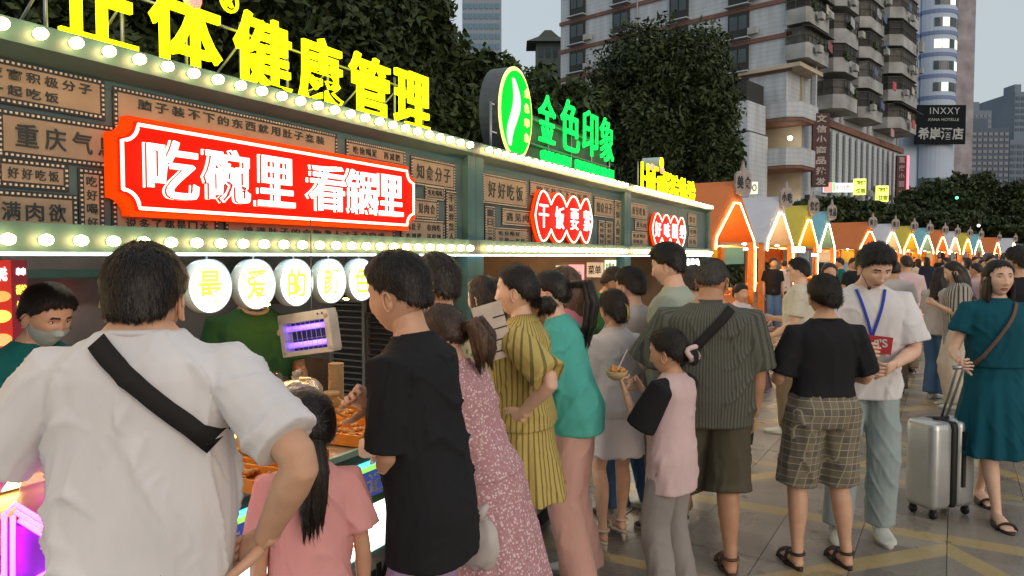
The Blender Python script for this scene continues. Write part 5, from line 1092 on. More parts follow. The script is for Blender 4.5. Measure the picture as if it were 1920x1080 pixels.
q = MB(); q.tube([(.45, 17.8, 16), (.45, 17.8, 44)], .09, 6); bp('drain_pipe', q, acm)
# balconies on the street face: parapet, slab, cage with panes; chamfered bays
def balcony(x0, x1, pr, z, ph=1.15, ch=.7, kind=0):
    P = [(x0, .58), (x0, -pr + ch), (x0 + ch, -pr), (x1 - ch, -pr), (x1, -pr + ch), (x1, .58)]
    q = MB(); q.prism([(a, b, z) for a, b in P], (0, 0, .16)); o = bp('balcony_slab', q, brick if kind == 2 else baltile)
    q = MB(); q.prism([(a, b, z + .161) for a, b in P], (0, 0, ph)); p_ = q.build('parapet', baltile, o)
    I = [(a + (.12 if a < (x0 + x1) / 2 else -.12), b + (.12 if b < .4 else 0)) for a, b in P]
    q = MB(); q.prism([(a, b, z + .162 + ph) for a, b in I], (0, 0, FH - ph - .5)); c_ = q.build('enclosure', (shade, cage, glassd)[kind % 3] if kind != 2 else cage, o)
    q = MB(); zt = z + .17 + ph; h = FH - ph - .55
    for i in range(5):
        a, b = V((*P[i], 0)), V((*P[i + 1], 0)); n = max(1, int((b - a).length / .9))
        for j in range(n + 1):
            c = a.lerp(b, j / n); q.box((c.x, c.y + .03, zt + h / 2), (.06, .06, h))
        for zz in (.03, .5, .97): m_ = (a + b) / 2; q.box((m_.x, m_.y + .03, zt + h * zz), ((b - a).length, .05, .05), rz=math.atan2(b.y - a.y, b.x - a.x))
    q.build('cage_bars', cage, o)
    if (int(x0) + int(z)) % 3 == 0: q = MB(); q.prism([(x0 - .3, -pr - .5, zt + h - .25), (x1 + .3, -pr - .5, zt + h - .25), (x1 + .3, -pr + .5, zt + h), (x0 - .3, -pr + .5, zt + h)], (0, 0, .06)); q.build('awning', awn, o)
    if (int(x0 * 3) + int(z)) % 2 == 0: a_ = link('air_conditioner', am, BD); a_.location = (x1 - 1.2, -pr - .3, z + 1.2); a_.rotation_euler = (0, 0, R(90))
for k in range(NF - 1):
    z = L0 + FH * k + .6
    if k >= 1: balcony(.3, 6.2, 1.6, z, 1.3, .25, k % 2)
    balcony(8.3, 14.2, 2.2, z - .3 + .4 * (k % 2), 1.3, .9, (k + 1) % 2); balcony(17.5, 24.5, 1.9, z, 1.1, .9, k % 2); balcony(28.3, 38, 2.4, z + .2, 1.2, 1.2, (k + 1) % 2)
_rc = random.Random(5)
for (xa, xb, pr) in ((.3, 6.2, 1.6), (8.3, 14.2, 2.2), (17.5, 24.5, 1.9), (28.3, 38, 2.4)):
    for k in range(NF - 1):
        z = L0 + FH * k + .6
        if k == 0 and xa < 1: continue
        for j in range(_rc.randint(1, 3)):
            x_ = _rc.uniform(xa + .6, xb - .8); kind_ = _rc.random(); q = MB()
            if kind_ < .4: a_ = link('air_conditioner', am, BD); a_.location = (x_, -pr - .35, z + _rc.uniform(.1, .9)); a_.rotation_euler = (0, 0, R(90))
            elif kind_ < .7:
                for t_ in range(3): q.box((x_ + t_ * .42, -pr - .45, z + 1.9 - .1 * t_), (.36, .05, .7 + .2 * _rc.random()))
                q.tube([(x_ - .3, -pr - .45, z + 2.35), (x_ + 1.3, -pr - .45, z + 2.35)], .02, 4); bp('laundry', q, mat('laundry_cloth', _rc.choice([(.4, .42, .45), (.3, .12, .12), (.12, .16, .3), (.5, .46, .38)]), .9))
            else:
                for t_ in range(9): q.ball((x_ + _rc.uniform(-.5, .5), -pr - .1, z + 1.6 + _rc.uniform(-.2, .35)), _rc.uniform(.12, .26), 5)
                bp('balcony_plants', q, leafA)
for x_ in (7.2, 16.2, 26.2, 39): q = MB(); q.tube([(x_, .45, 17), (x_, .45, 44)], .10, 6); q.tube([(x_ + .4, .45, 17), (x_ + .4, .45, 44)], .06, 6); bp('drain_pipe', q, acm)
cl_ = [('laundry', (.5, .1, .12), (27.2, -2.2, 22.6)), ('laundry', (.45, .12, .1), (33, -3.0, 18.6)), ('laundry', (.5, .3, .3), (29, -1.6, 17.2))]
for n, c, p in cl_: q = MB(); q.box(p, (1.3, .1, 1.0)); bp('laundry', q, mat('laundry_cloth', c, .9))
# corner stair tower: open landings with lamps
for z, hh in ((15.1, 1.5), (10.4, 1.7), (5.8, 1.2)):
    q = MB(); q.prism([(-.2, 5.6, z), (-.2, .2, z), (.9, -.9, z), (4.9, -.9, z), (4.9, .3, z), (4.4, 5.4, z)], (0, 0, .3)); bp('landing', q, brick)
    q = MB(); q.prism([(-.25, 5.6, z + .3), (-.25, .15, z + .3), (.88, -1.0, z + .3), (5.0, -1.0, z + .3), (5.0, -.75, z + .3), (1.0, -.75, z + .3), (.0, .25, z + .3), (.0, 5.6, z + .3)], (0, 0, hh)); bp('parapet', q, tile)
q = MB(); q.span((4.2, 0.35, 0), (4.48, 5.4, 21)); bp('stair_wall', q, creamw); q = MB(); q.span((.3, 5.2, 0), (4.2, 5.45, 21)); bp('stair_wall', q, creamw)
for z in (0, 4.9): pass
q = MB(); q.span((4.5, -.9, 0), (4.85, -.5, 21)); bp('column', q, tile)
q = MB(); q.span((0, -1.0, 20.2), (6.2, 5.4, 20.6)); bp('landing_ceiling', q, creamw)
for z in (18.3, 13.7, 7.0): q = MB(); q.ball((2.6, .9, z), .22, 10); bp('stair_lamp', q, lampw)
# podium street face: pilasters and window strips
pq = MB(); pq.span((-.55, -.05, 8.6), (.55, .32, 15.6)); pme = pq.mesh('pilaster', tile); gq = MB(); gq.span((-.5, .14, 8.8), (.5, .28, 15.4)); gme = gq.mesh('window_strip', glassd)
for i in range(14): o = link('pilaster', pme, BD); o.location = (10.5 + i * 2.15, 0, 0); o = link('window_strip', gme, BD); o.location = (11.58 + i * 2.15, 0, 0)
q = MB(); q.span((4.6, -.12, 15.9), (40.3, .31, 16.6)); bp('brown_band', q, brick); q = MB(); q.span((5.2, -.5, 6.9), (40.3, .31, 8.1)); bp('fascia', q, awn)
q = MB(); q.span((5.2, -1.2, 3.5), (40.3, .31, 4.3)); bp('canopy', q, awn)
for i in range(9): a_ = link('air_conditioner', am, BD); a_.location = (12 + i * 3.1, -.3, 8.3 + (i % 3) * .8); a_.rotation_euler = (0, 0, R(90))
# left lower annex with grey panels
q = MB(); q.span((-4.5, 2, 0), (-.3, 14, 13.6)); bp('annex', q, tile); q = MB(); q.span((-4.6, 2.2, 13.8), (-.4, 8, 16.6)); bp('roof_parapet', q, tile); q = MB(); q.span((-4.4, 2.4, 16.6), (-.5, 8, 18.6)); bp('roof_shed', q, shade)
for z in (6, 9.6): q = MB(); q.span((-4.62, 3, z), (-4.52, 6, z + 2.2)); bp('window', q, glassd)
# signs fixed to it
def wsign(lab, u0, u1, vt, vb, d, body, txt, tm, vert=True, edge=None, cat='shop sign'):
    a = dp(u0, (vt + vb) / 2, d); b = dp(u1, (vt + vb) / 2, d); zt, zb = dp(u0, vt, d).z, dp(u0, vb, d).z; ex = (b - a); ex.z = 0; W = ex.length; ex.normalize(); c = (a + b) / 2
    e = thing('shop_sign', lab, cat, (c.x, c.y, zb), math.atan2(ex.y, ex.x)); q = MB(); q.box((0, .2, (zt - zb) / 2), (W, .4, zt - zb)); q.build('sign_box', body, e); q = MB(); H = zt - zb
    if vert:
        for i, ch in enumerate(txt): text_fit(q, ch, (0, -.02, H * (1 - (i + .5) / len(txt))), (1, 0, 0), (0, 0, 1), W * .62, H / len(txt) * .72, .04, .03)
    else:
        rows = txt.split('/')
        for i, r_ in enumerate(rows): text_fit(q, r_, (0, -.02, H * (1 - (i + .5) / len(rows))), (1, 0, 0), (0, 0, 1), W * .85, H / len(rows) * (.62 if len(rows) > 1 else .6), .04, .03)
    q.build('lettering', tm, e)
    if edge: q = MB(); q.box((W / 2 + .15, .1, H / 2), (.28, .4, H)); q.build('neon_edge', edge, e)
    q = MB(); q.tube([(0, .4, H * .5), (0, 1.6, H * .5)], .06, 6); q.build('bracket', steel, e)
    return e
maroon = mat('maroon_sign', (.06, .02, .02), .6); pale = mat('pale_print', (.42, .36, .32), .6)
wsign('dark red vertical sign on the corner of the white apartment block', 1524, 1555, 212, 350, 76, maroon, '文信小商品批发', pale)
wsign('dark vertical sign with pink neon edge at the far end of the block', 1681, 1699, 292, 398, 96, maroon, '重庆小面火锅城', mat('pink_print', (.4, .25, .25), .6), edge=emit('pink_edge', (1, .03, .12), 1.5))
for u, v0, v1, lab in ((1603, 335, 365, 'left yellow lit square sign under the block'), (1645, 348, 378, 'right yellow lit square sign under the block')): wsign(lab, u, u + 21, v0, v1, 80, emit('yel_box', (.85, 1, .0), 1.1), '旅馆/住宿', mat('olive_print', (.3, .35, .02), .6), False)
e = wsign('red green and white lit strip sign of a convenience shop', 1546, 1600, 343, 360, 78, emit('white_strip', (.85, .9, 1), 1.0), '便利店', emit('red_print', (1, .08, .05), 1), False); 
q = MB(); q.box((-1.15, -.03, .5), (.9, .05, 1.0)); q.build('red_panel', emit('red_panel', (1, .06, .03), .9), e); q = MB(); q.box((-.55, -.04, .55), (.32, .05, .95)); q.build('green_panel', emit('green_panel', (0, .7, .2), .9), e)
wsign('cream lit box sign with round shapes behind the tents', 1388, 1421, 341, 363, 40, emit('cream_box', (.9, .9, .6), .75), '○○○', mat('grey_print', (.3, .3, .2), .6), False)
# curved pale tower with the hotel sign
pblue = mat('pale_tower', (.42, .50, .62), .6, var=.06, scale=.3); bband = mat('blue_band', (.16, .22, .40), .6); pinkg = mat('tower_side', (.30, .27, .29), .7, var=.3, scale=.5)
TL = dp(1690, 481, 118); TT = thing('tower_block', 'pale blue curved tower with blue bands and a hotel sign', 'building', (TL.x, TL.y, 0), YAW)
def tp(n, m, mt, par=None): return m.build(n, mt, par or TT)
q = MB(); q.span((-.5, 0, 0), (4.6, 10, 60)); tp('wall', q, pblue)
cxx, cyy, rr_ = 5.0, 2.0, 3.6
def arc(r, a0=-140, a1=-5, n=14): return [(cxx + r * math.cos(R(a0 + (a1 - a0) * i / n)), cyy + r * math.sin(R(a0 + (a1 - a0) * i / n))) for i in range(n + 1)]
q = MB(); q.prism([(a, b, 14) for a, b in arc(rr_)] + [(9.4, 9, 14), (4.6, 9, 14)], (0, 0, 46)); tp('curved_bay', q, pblue)
for k in range(12):
    z = 26.2 + k * 3.32; q = MB(); q.prism([(a, b, z) for a, b in arc(rr_ + .10)] + [(8.4, 4, z), (3.0, 4, z)], (0, 0, .55)); q.span((-.55, -.06, z - .2), (2.4, .2, z + .35)); tp('blue_band', q, bband)
    for j in range(5):
        a0 = -112 + j * 19; q = MB(); A = arc(rr_ + .06, a0, a0 + 17, 3); q.prism([(a, b, z + 1.2) for a, b in A] + [(cxx, cyy, z + 1.2)], (0, 0, 1.35)); lit = (k, j) in ((0, 1), (2, 0), (2, 1), (2, 3), (3, 1), (4, 2), (1, 3)); q.build('window', emit('lit_win', (.9, 1, .7), .8) if lit and not bpy.data.materials.get('lit_win') else (bpy.data.materials['lit_win'] if lit else glassd), TT)
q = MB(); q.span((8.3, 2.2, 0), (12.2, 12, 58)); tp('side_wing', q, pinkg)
for k in range(16): q = MB(); q.box((8.0 + .3 * (k % 2), 1.9, 22 + k * 2.3), (.8, .8, 1.0)); tp('air_conditioner', q, acm)
q = MB(); q.prism([(a, b, 0) for a, b in arc(rr_ + .0)] + [(9.4, 9, 0), (4.6, 9, 0)], (0, 0, 14)); tp('lower_bay', q, mat('glass_front', (.12, .16, .18), .3))
hsn = thing('hotel_sign', 'large black hotel sign with grey letters on the pale tower', 'hotel sign', (TL.x, TL.y, 0), YAW)
q = MB(); q.span((.6, -2.3, 19.1), (8.3, -1.9, 25.1)); q.build('sign_board', mat('black_board', (.012, .015, .018), .9, spec=.1), hsn)
q = MB(); text_fit(q, '希岸酒店', (4.45, -2.33, 20.7), (1, 0, 0), (0, 0, 1), 7.0, 1.9, .05, .02); text_fit(q, 'INXXY', (5.0, -2.33, 24.2), (1, 0, 0), (0, 0, 1), 4.6, 1.0, .05, .0, spacing=1.2); text_fit(q, 'XANA HOTELLE', (4.8, -2.33, 22.85), (1, 0, 0), (0, 0, 1), 4.8, .42, .05, 0); q.build('lettering', mat('grey_letters', (.36, .38, .38), .5), hsn)
# distant buildings
def dist_b(lab, u0, u1, vt, d, m, wm, floors=16, cols=6, dep=20):
    a, b = dp(u0, 481, d), dp(u1, 481, d); zt = dp(u0, vt, d).z; W = (b - a).length; e = thing('distant_building', lab, 'building', (a.x, a.y, 0), YAW); q = MB(); q.span((0, 0, 0), (W, dep, zt)); q.build('wall', m, e)
    fh = zt / (floors + 1); cw = W / cols; wq = MB(); wq.span((-cw * .36, -.15, 0), (cw * .36, -.02, fh * .55)); me = wq.mesh('window', wm)
    for k in range(floors):
        if (k + 1) * fh < 15: continue
        for j in range(cols): o = link('window', me, e); o.location = ((j + .5) * cw, 0, (k + .7) * fh)
    q = MB(); q.span((W * .2, 2, zt), (W * .6, 8, zt + 3)); q.build('roof_box', m, e); return e
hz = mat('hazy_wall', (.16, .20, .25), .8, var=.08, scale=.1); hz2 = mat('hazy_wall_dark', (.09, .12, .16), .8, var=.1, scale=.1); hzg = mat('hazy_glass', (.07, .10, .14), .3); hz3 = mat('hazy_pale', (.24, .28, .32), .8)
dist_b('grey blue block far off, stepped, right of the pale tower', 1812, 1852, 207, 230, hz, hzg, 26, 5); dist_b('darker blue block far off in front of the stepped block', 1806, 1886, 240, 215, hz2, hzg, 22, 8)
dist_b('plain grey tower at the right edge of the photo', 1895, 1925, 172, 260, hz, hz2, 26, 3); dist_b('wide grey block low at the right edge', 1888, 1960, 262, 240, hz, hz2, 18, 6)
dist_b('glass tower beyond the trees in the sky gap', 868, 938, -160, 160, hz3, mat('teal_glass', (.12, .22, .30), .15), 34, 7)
# small pavilion roof in the gap
pl = dp(1027, 481, 125); pvl = thing('pavilion', 'small tiled pavilion roof seen in the sky gap', 'pavilion', (pl.x, pl.y, 0), YAW); q = MB(); q.span((-2.0, 0, 0), (2.4, 4, 37.2)); q.build('wall', mat('pavilion_wall', (.12, .13, .11), .8), pvl); q = MB(); z = 37.2
q.loft([[(-3.6, -1.2, z), (3.4, -1.2, z), (3.4, 5, z), (-3.6, 5, z)], [(-1.6, .8, z + 1.3), (1.8, .8, z + 1.3), (1.8, 3, z + 1.3), (-1.6, 3, z + 1.3)], [(-.5, 1.6, z + 2.6), (.6, 1.6, z + 2.6), (.6, 2.2, z + 2.6), (-.5, 2.2, z + 2.6)]]); q.build('roof', mat('pavilion_tile', (.07, .08, .06), .8), pvl)
for x in (-1.2, 0, 1.2): q = MB(); q.box((x, -.05, 35.6), (.7, .12, 1.6)); q.build('window', glassd, pvl)
# ================================================================ trees
def tree(lab, base, blobs, nleaf, ls, trunk_h, tr=.25, m=None, group=None, name='broadleaf_tree'):
    """blobs: list of (offset from base, radius xyz)"""
    e = thing(name, lab, 'tree', base, 0, group); rng = RNG; vs = []; vol = np.array([b[1][0] * b[1][2] for b in blobs]); pr = vol / vol.sum()
    idx = rng.choice(len(blobs), nleaf, p=pr); c = np.array([tuple(b[0]) for b in blobs])[idx]; r = np.array([tuple(b[1]) for b in blobs])[idx]
    d = rng.normal(0, 1, (nleaf, 3)); d /= np.linalg.norm(d, axis=1)[:, None]; nb = .78 + .30 * pnoise(d + c * .13, 5.5, 1) + .14 * pnoise(d + c * .2, 13, 4)
    rad = rng.uniform(.25, 1, nleaf) ** .45 * nb; P = c + d * r * rad[:, None]
    n = rng.normal(0, 1, (nleaf, 3)) + d * .6 + np.array([0, 0, .5]); n /= np.linalg.norm(n, axis=1)[:, None]; t = np.cross(n, rng.normal(0, 1, (nleaf, 3))); t /= np.linalg.norm(t, axis=1)[:, None]; b = np.cross(n, t)
    s = ls * rng.uniform(.6, 1.3, nleaf)[:, None]; A = P - t * s; B_ = P + b * s * .42; C_ = P + t * s; D_ = P - b * s * .42
    vs = np.stack([A, B_, C_, D_], 1).reshape(-1, 3); me = bpy.data.meshes.new('crown'); me.vertices.add(nleaf * 4); me.vertices.foreach_set('co', vs.ravel()); me.loops.add(nleaf * 4); me.loops.foreach_set('vertex_index', np.arange(nleaf * 4)); me.polygons.add(nleaf); me.polygons.foreach_set('loop_start', np.arange(nleaf) * 4)
    me.update(calc_edges=True); me.materials.append(m or leafA); link('crown', me, e)
    q = MB(); top = V((0, 0, trunk_h)); q.tube([(0, 0, -.1), (.03, 0, trunk_h * .3), (-.05, .04, trunk_h * .7), top], [tr * 1.3, tr, tr * .8, tr * .65], 10)
    for bo, br in blobs: q.tube([top * .85, top.lerp(V(bo), .5) + V((0, 0, -.2)), V(bo)], [tr * .5, tr * .3, tr * .08], 6)
    q.build('trunk', bark, e, True); return e
def tr_at(lab, u, v, d, hw, top, n, ls, m=None, nb=7, seed=1, bot=None):
    """crown centred on photo column u,row v at depth d; hw half width px; top row"""
    c = dp(u, v, d); W = hw * d / F; Ht = (v - top) * d / F; rng = random.Random(seed); Hb = W * .9 if bot is None else (bot - v) * d / F
    bl = [((0, 0, c.z), (W * .72, W * .72, Ht * .8))]
    for k in range(nb):
        a = k * 2.4 + rng.random(); rr = W * (.45 + .2 * rng.random()); h = -.7 + 1.5 * k / nb; s = 1 - .35 * abs(h); bl.append(((rr * math.cos(a) * s, rr * math.sin(a) * s, c.z + h * (Ht * .62 if h > 0 else Hb * .7)), (W * .46, W * .46, Ht * .36)))
    return tree(lab, (c.x, c.y, 0), bl, n, ls, max(1.5, c.z - Hb * .6), tr=.02 * c.z + .1, m=m)
tr_at('dark leafy tree over the left end of the yellow sign', 90, 20, 11, 330, -220, 30000, .10, seed=1, bot=260); tr_at('dark leafy tree behind the middle of the yellow sign', 420, 20, 13, 330, -220, 30000, .11, seed=2, bot=280)
tr_at('dark leafy tree behind the last yellow character', 680, 60, 15, 190, -180, 28000, .12, seed=3, bot=330); tr_at('dark tree with feathery edge left of the sky gap', 850, 200, 18, 165, 22, 22000, .13, seed=4, bot=380, m=leafB)
tr_at('dark tree behind the green oval sign, low crown below the pavilion', 1005, 240, 22, 165, 76, 18000, .15, seed=5, bot=400, m=leafB); tr_at('big dark rounded tree before the white apartment block', 1238, 205, 34, 165, -5, 62000, .135, seed=6, nb=22, bot=430)
tr_at('dark tree far left behind the stall roof', 560, 200, 20, 300, -60, 18000, .14, seed=16, bot=420); tr_at('dark tree at the back left behind the stall roof', 250, 160, 18, 300, -100, 18000, .13, seed=17, bot=420)
tr_at('dark tree right of the big rounded one, above the tents', 1345, 300, 38, 62, 215, 9000, .22, seed=7, bot=400, m=leafB)
for i, (u, v, d, hw, top) in enumerate(((1540, 395, 46, 60, 362), (1610, 400, 52, 55, 368), (1675, 405, 60, 50, 374), (1740, 385, 74, 60, 322), (1800, 370, 84, 62, 302), (1865, 385, 90, 60, 318), (1925, 395, 90, 60, 345), (1770, 415, 66, 70, 385), (1880, 425, 70, 80, 395))):
    tr_at('dark street tree in the row above the distant tents, %s from the left' % ordn[i], u, v, d, hw * 1.15, top, 9000, .28, seed=20 + i, nb=6, bot=468)
for i in range(7):
    a_ = i / 6; d_ = 21 + 15 * a_; x_ = 1.5 + 10.5 * a_; c_ = RGT * x_ + FWD * (d_ + 1.5); bl = [((random.uniform(-.8, .8), random.uniform(-.6, .6), 1.1 + random.uniform(-.2, .5)), (1.3, 1.2, .9)) for k in range(4)]
    tree('dark bush behind the near tents, %s from the left' % ordn[i], (c_.x, c_.y, 0), bl, 3500, .11, .8, tr=.05, name='bush')
for u, v, d in ((1835, 423, 60), (1794, 371, 58)):
    q = MB(); q.ball((0, 0, 0), .12, 8); o = q.build('street_lamp', emit('street_glow' + str(u), (.9, .95, .9) if u > 1800 else (0, .8, .4), 2), None, True); o.location = dp(u, v, d); tag(o, 'small lit lamp among the dark trees at the right' if u > 1800 else 'tiny green lit lamp among the dark trees at the right', 'lamp')
# ================================================================ the people
AK = ((.62, -.55, -.62), (-.55, .55, -.62), {'palm': (-1, -.2, .2), 'curl': .25, 'dir': (-.75, .35, -.3)})
HANG = ((.14, -.02, -1), (.05, .2, -1))
FWDA = ((.15, .12, -1), (-.15, .95, .05), {'palm': (-1, 0, 0), 'curl': .6})
HOLD = ((.12, .15, -1), (-.35, .85, .45), {'palm': (-.8, 0, .3), 'curl': .8})
# 1 big man in the white tee
p = Person('large man seen from behind in a white T-shirt with black crossbody strap, hand on hip', 258, 1.66, 1.79, 'm', 9, near=0, nk=.066, b=.99, fat=.02, hs=.96, lean=3,
           arms={'R': ((.60, -.45, -.60), (-.42, .48, -.85), {'palm': (-1, -.2, .2), 'curl': .25, 'dir': (-.6, .45, -.5)}), 'L': ((.62, -.05, -1), (.45, .25, -1))}, hair=dict(kind='short', top=.020, side=.009, n=9000), hcol='hair_black', foot=None, skin='skin')
p.tee('white_tee', zb=.80, off=.015, sl=.80, r0=.070, r1=.076, straight=.9, amp=.015); p.legs_cloth('charcoal', zh=.10); p.shoes('white_shoe')
p.strap('strap_black', 'wide black strap across the back of the large man in white', x0=-.085, x1=.225, z0=1.462, z1=1.17, w=.040)
# 2 masked vendor
p = Person('vendor in a teal shirt wearing a pale face mask, looking down at the far left', 44, 2.95, 1.60, 'm', -112, lean=8, hp=22, hair='short', near=1, faceon=True, arms={'L': FWDA, 'R': FWDA}, foot=None, skin='skin')
p.tee('teal', zb=.85); p.legs_cloth('charcoal'); p.shoes('dark_leather')
def mask(p):
    q = MB(); D_ = sphere_dirs(60, 50); S_ = head_surface(D_); M = p.HM; f = grid_faces(60, 50); keep = []
    for fc in f[:-2]:
        c = S_[list(fc)].mean(0)
        if c[1] > .012 and -.112 < c[2] < -.028 + .012 * (1 - abs(c[0]) / .07): keep.append(fc)
    V_ = S_ + D_ * .007; used = sorted({i for fc in keep for i in fc}); mp = {v: i for i, v in enumerate(used)}
    q.add([M @ V(V_[i]) for i in used], [tuple(mp[i] for i in fc) for fc in keep])
    for g in (-1, 1):
        for z in (-.035, -.09): q.tube([M @ V((g * .071, .03, z)), M @ V((g * .080, .0, -.02 + (z + .06) * .4))], .0015, 5)
    q.build('face_mask', MATS['mask'], p.e, True)
mask(p)
# 3 navy striped man far back
p = Person('person in a navy shirt with white stripes, seen behind the masked vendor', 146, 5.6, 1.66, 'm', 40, near=2, foot=None, arms={'L': HOLD, 'R': HOLD}); p.tee('navy_stripe'); p.legs_cloth('charcoal')
# 4 green polo vendor
p = Person('vendor in a green polo behind the round lamps, mask under the chin', 474, 3.95, 1.66, 'm', -150, b=1.1, near=1, faceon=True, foot=None, arms={'L': FWDA, 'R': HANG}, hp=12, skin='skin_tan'); p.tee('green_polo', amp=.008); p.shirt_collar('green_polo'); p.legs_cloth('charcoal')
q = MB(); q.tube([p.HM @ V((.06 * math.cos(a), .045 + .03 * math.sin(a), -.105 - .018 * math.sin(a))) for a in [R(x) for x in range(-20, 201, 20)]], .012, 8, flat=.4); q.build('chin_mask', MATS['beige'], p.e, True)
q = MB(); c = p.bend(V((-.1, .14, 1.28))) ; q.ball(c, (.012, .006, .018), 8); q.build('badge', MATS['offwhite'], p.e, True)
# 5 girl in pink
p = Person('girl in a pink T-shirt with a dark ponytail in front of the counter', 574, 2.15, 1.28, 'f', 20, near=0, b=.98, hs=1.08, hair=dict(kind='lowpony', len=.26, w=1.1), foot=None, arms={'L': HANG, 'R': ((.2, .0, -1), (.05, .25, -1))}, skin='skin'); p.tee('pink_tee', zb=.80, r0=.08, r1=.09, sl=.7); p.legs_cloth('pink_trouser'); p.shoes('white_shoe')
# 6 man in black
p = Person('young man in a long black T-shirt seen from behind in front of the counter', 806, 2.26, 1.71, 'm', 70, near=0, b=.82, lean=8, hp=8, hy=-2, hair=dict(kind='short', top=.026, side=.010, n=8000), foot=None, arms={'L': ((.0, .06, -1), (-.85, .42, -.12), {'palm': (-.6, 0, .8), 'curl': .9}), 'R': ((.12, .0, -1), (-.4, .55, .4), {'palm': (-1, 0, 0), 'curl': .8})}, skin='skin'); p.tee('black_tee', zb=.76, off=.026, r0=.078, r1=.082, sl=.85, amp=.014); p.legs_cloth('lilac', r0=.090, r1=.085); p.shoes('white_shoe')
# 7 floral dress
p = Person('woman in a pink floral dress with a brown ponytail, behind the man in black', 925, 2.68, 1.55, 'f', 66, near=0, lean=20, hp=14, hair=dict(kind='lowpony', len=.17, w=1.5, at=(0, -.10, .01)), hcol='hair_brown', foot='toes', arms={'L': ((.1, .25, -1), (-.1, 1, .0), {'curl': .6}), 'R': FWDA}, skin='skin_fair')
p.tee('floral_pink', zb=.98, straight=.25, sl=.7, name='dress_top'); p.skirt('floral_pink', zh=.16, wh=.33, dh=.30, pleat=.022, npl=12, name='dress_skirt'); p.sandals('nude_strap')
q = bag(p.world((-.24, -.06, .72)), .075, 'small pale handbag hanging beside the floral dress', mat('pale_bag', (.5, .45, .42), .6), 'handbag', (1, .5, 1.2), 3); q.name = 'handbag'
# 8 man behind 6
p = Person('man in a yellow and green patterned shirt, half hidden behind the man in black', 822, 3.0, 1.70, 'm', 48, near=2, foot=None, hair='short', arms={'L': FWDA, 'R': FWDA}); p.tee('floral_cream'); p.shirt_collar('floral_cream'); p.legs_cloth('charcoal')
# 9 yellow dress
p = Person('woman in a yellow striped shirt dress with hand on hip, face in profile', 985, 3.35, 1.66, 'f', 76, near=0, b=1.08, lean=3, hy=2, hp=-1, hair=dict(kind='lowpony', at=(0, -.098, -.045), len=.05, out=.05, w=1.1), hcol='hair_black', faceon=True, foot='toes', skin='skin_fair',
           arms={'L': ((.45, -.72, -.55), (-.35, .60, -.62), {'palm': (-1, -.2, .2), 'curl': .2, 'dir': (-.35, .7, -.2)}), 'R': ((.15, .35, -1), (-.1, .85, .65), {'curl': .9})})
p.tee('yellow_stripe', zb=.95, off=.028, straight=.45, sl=.9, r0=.080, r1=.092, name='dress_top', amp=.012); p.shirt_collar('yellow_stripe'); p.skirt('yellow_stripe', zh=.62, wh=.235, dh=.2, pleat=.016, npl=10, name='dress_skirt'); p.sandals('nude_strap')
q = MB(); q.loft([[p.bend(v_ * p.s) for v_ in ring(z, .150 * 1.08 + o_, .115 + o_, 0, 28)] for z, o_ in ((1.02, .008), (1.025, .016), (1.055, .016), (1.06, .008))]); q.build('belt', MATS['yellow_stripe'], p.e, True)
# menu paper
pc = dp(925, 622, 3.15); q = MB(); q.box((0, 0, 0), (.13, .003, .25)); o = q.build('menu_sheet', mat('paper', (.62, .52, .44), .8)); o.location = pc; o.rotation_euler = (R(10), R(-16), YAW + R(5)); tag(o, 'printed paper menu held before the woman in yellow', 'menu sheet')
q = MB()
for k in range(4): q.box((.015 + .01 * k, -.0025, -.09 + k * .05), (.06, .001, .006))
q.build('print_lines', ink, o)
# 10 mint tee, pink trousers
p = Person('woman in a mint T-shirt and pink trousers with a long high ponytail', 1085, 3.75, 1.64, 'f', 74, lean=14, near=1, hair=dict(kind='pony', at=(0, -.098, .055), len=.34, out=.10, w=1.0), hcol='hair_black', foot=None, skin='skin_fair', arms={'L': ((.2, .15, -1), (-.2, 1, -.25), {'curl': .7}), 'R': FWDA}); p.tee('mint', zb=.83, off=.030, straight=.5, sl=.95, r0=.082, r1=.092, amp=.010); p.legs_cloth('pink_trouser', zh=.05, off=.006, r0=.093, r1=.095, amp=.008); p.shoes('white_shoe')
# 11
p = Person('person with long dark brown hair beyond the mint T-shirt', 1062, 4.5, 1.64, 'f', 60, near=2, hair='long', hcol='hair_brown', foot=None); p.tee('rose'); p.legs_cloth('jeans')
# 12 white dress with hair claw
p = Person('woman in a short white dress and heeled sandals, hair up with a gold claw clip', 1158, 4.2, 1.45, 'f', 22, near=1, lean=4, zoff=.05, hair=dict(kind='bun', at=(.0, -.095, -.03), r=.044), foot='toes', skin='skin', arms={'L': FWDA, 'R': FWDA}, legs={'L': (-.09, .02), 'R': (.10, .14)})
p.tee('offwhite', zb=.86, off=.022, straight=.5, sl=.8, name='dress_top'); p.skirt('offwhite', zh=.60, wh=.20, dh=.16, pleat=.006, npl=12, jag=.02, name='dress_skirt'); p.sandals('nude_strap', heel=.05)
q = MB()
for k in range(4): q.tube([p.HM @ V((.012 + .008 * k, -.085 - .01 * k, .055 - .02 * k)), p.HM @ V((.035 + .004 * k, -.125, .02 - .022 * k)), p.HM @ V((.02, -.14, -.03 - .01 * k))], .0035, 6)
q.build('hair_clip', mat('gold_clip', (.6, .4, .1), .3, metal=.8), p.e, True)
# 13 boy white tee
p = Person('boy in a white T-shirt and blue jeans waiting at the middle stall', 1185, 4.75, 1.62, 'm', 42, near=1, hair=dict(kind='short', top=.02, side=.012), arms={'L': FWDA, 'R': HANG}, foot=None, skin='skin_fair', legs={'L': (-.1, .05), 'R': (.16, -.02)}); p.tee('offwhite', zb=.82); p.legs_cloth('jeans'); p.shoes('white_shoe')
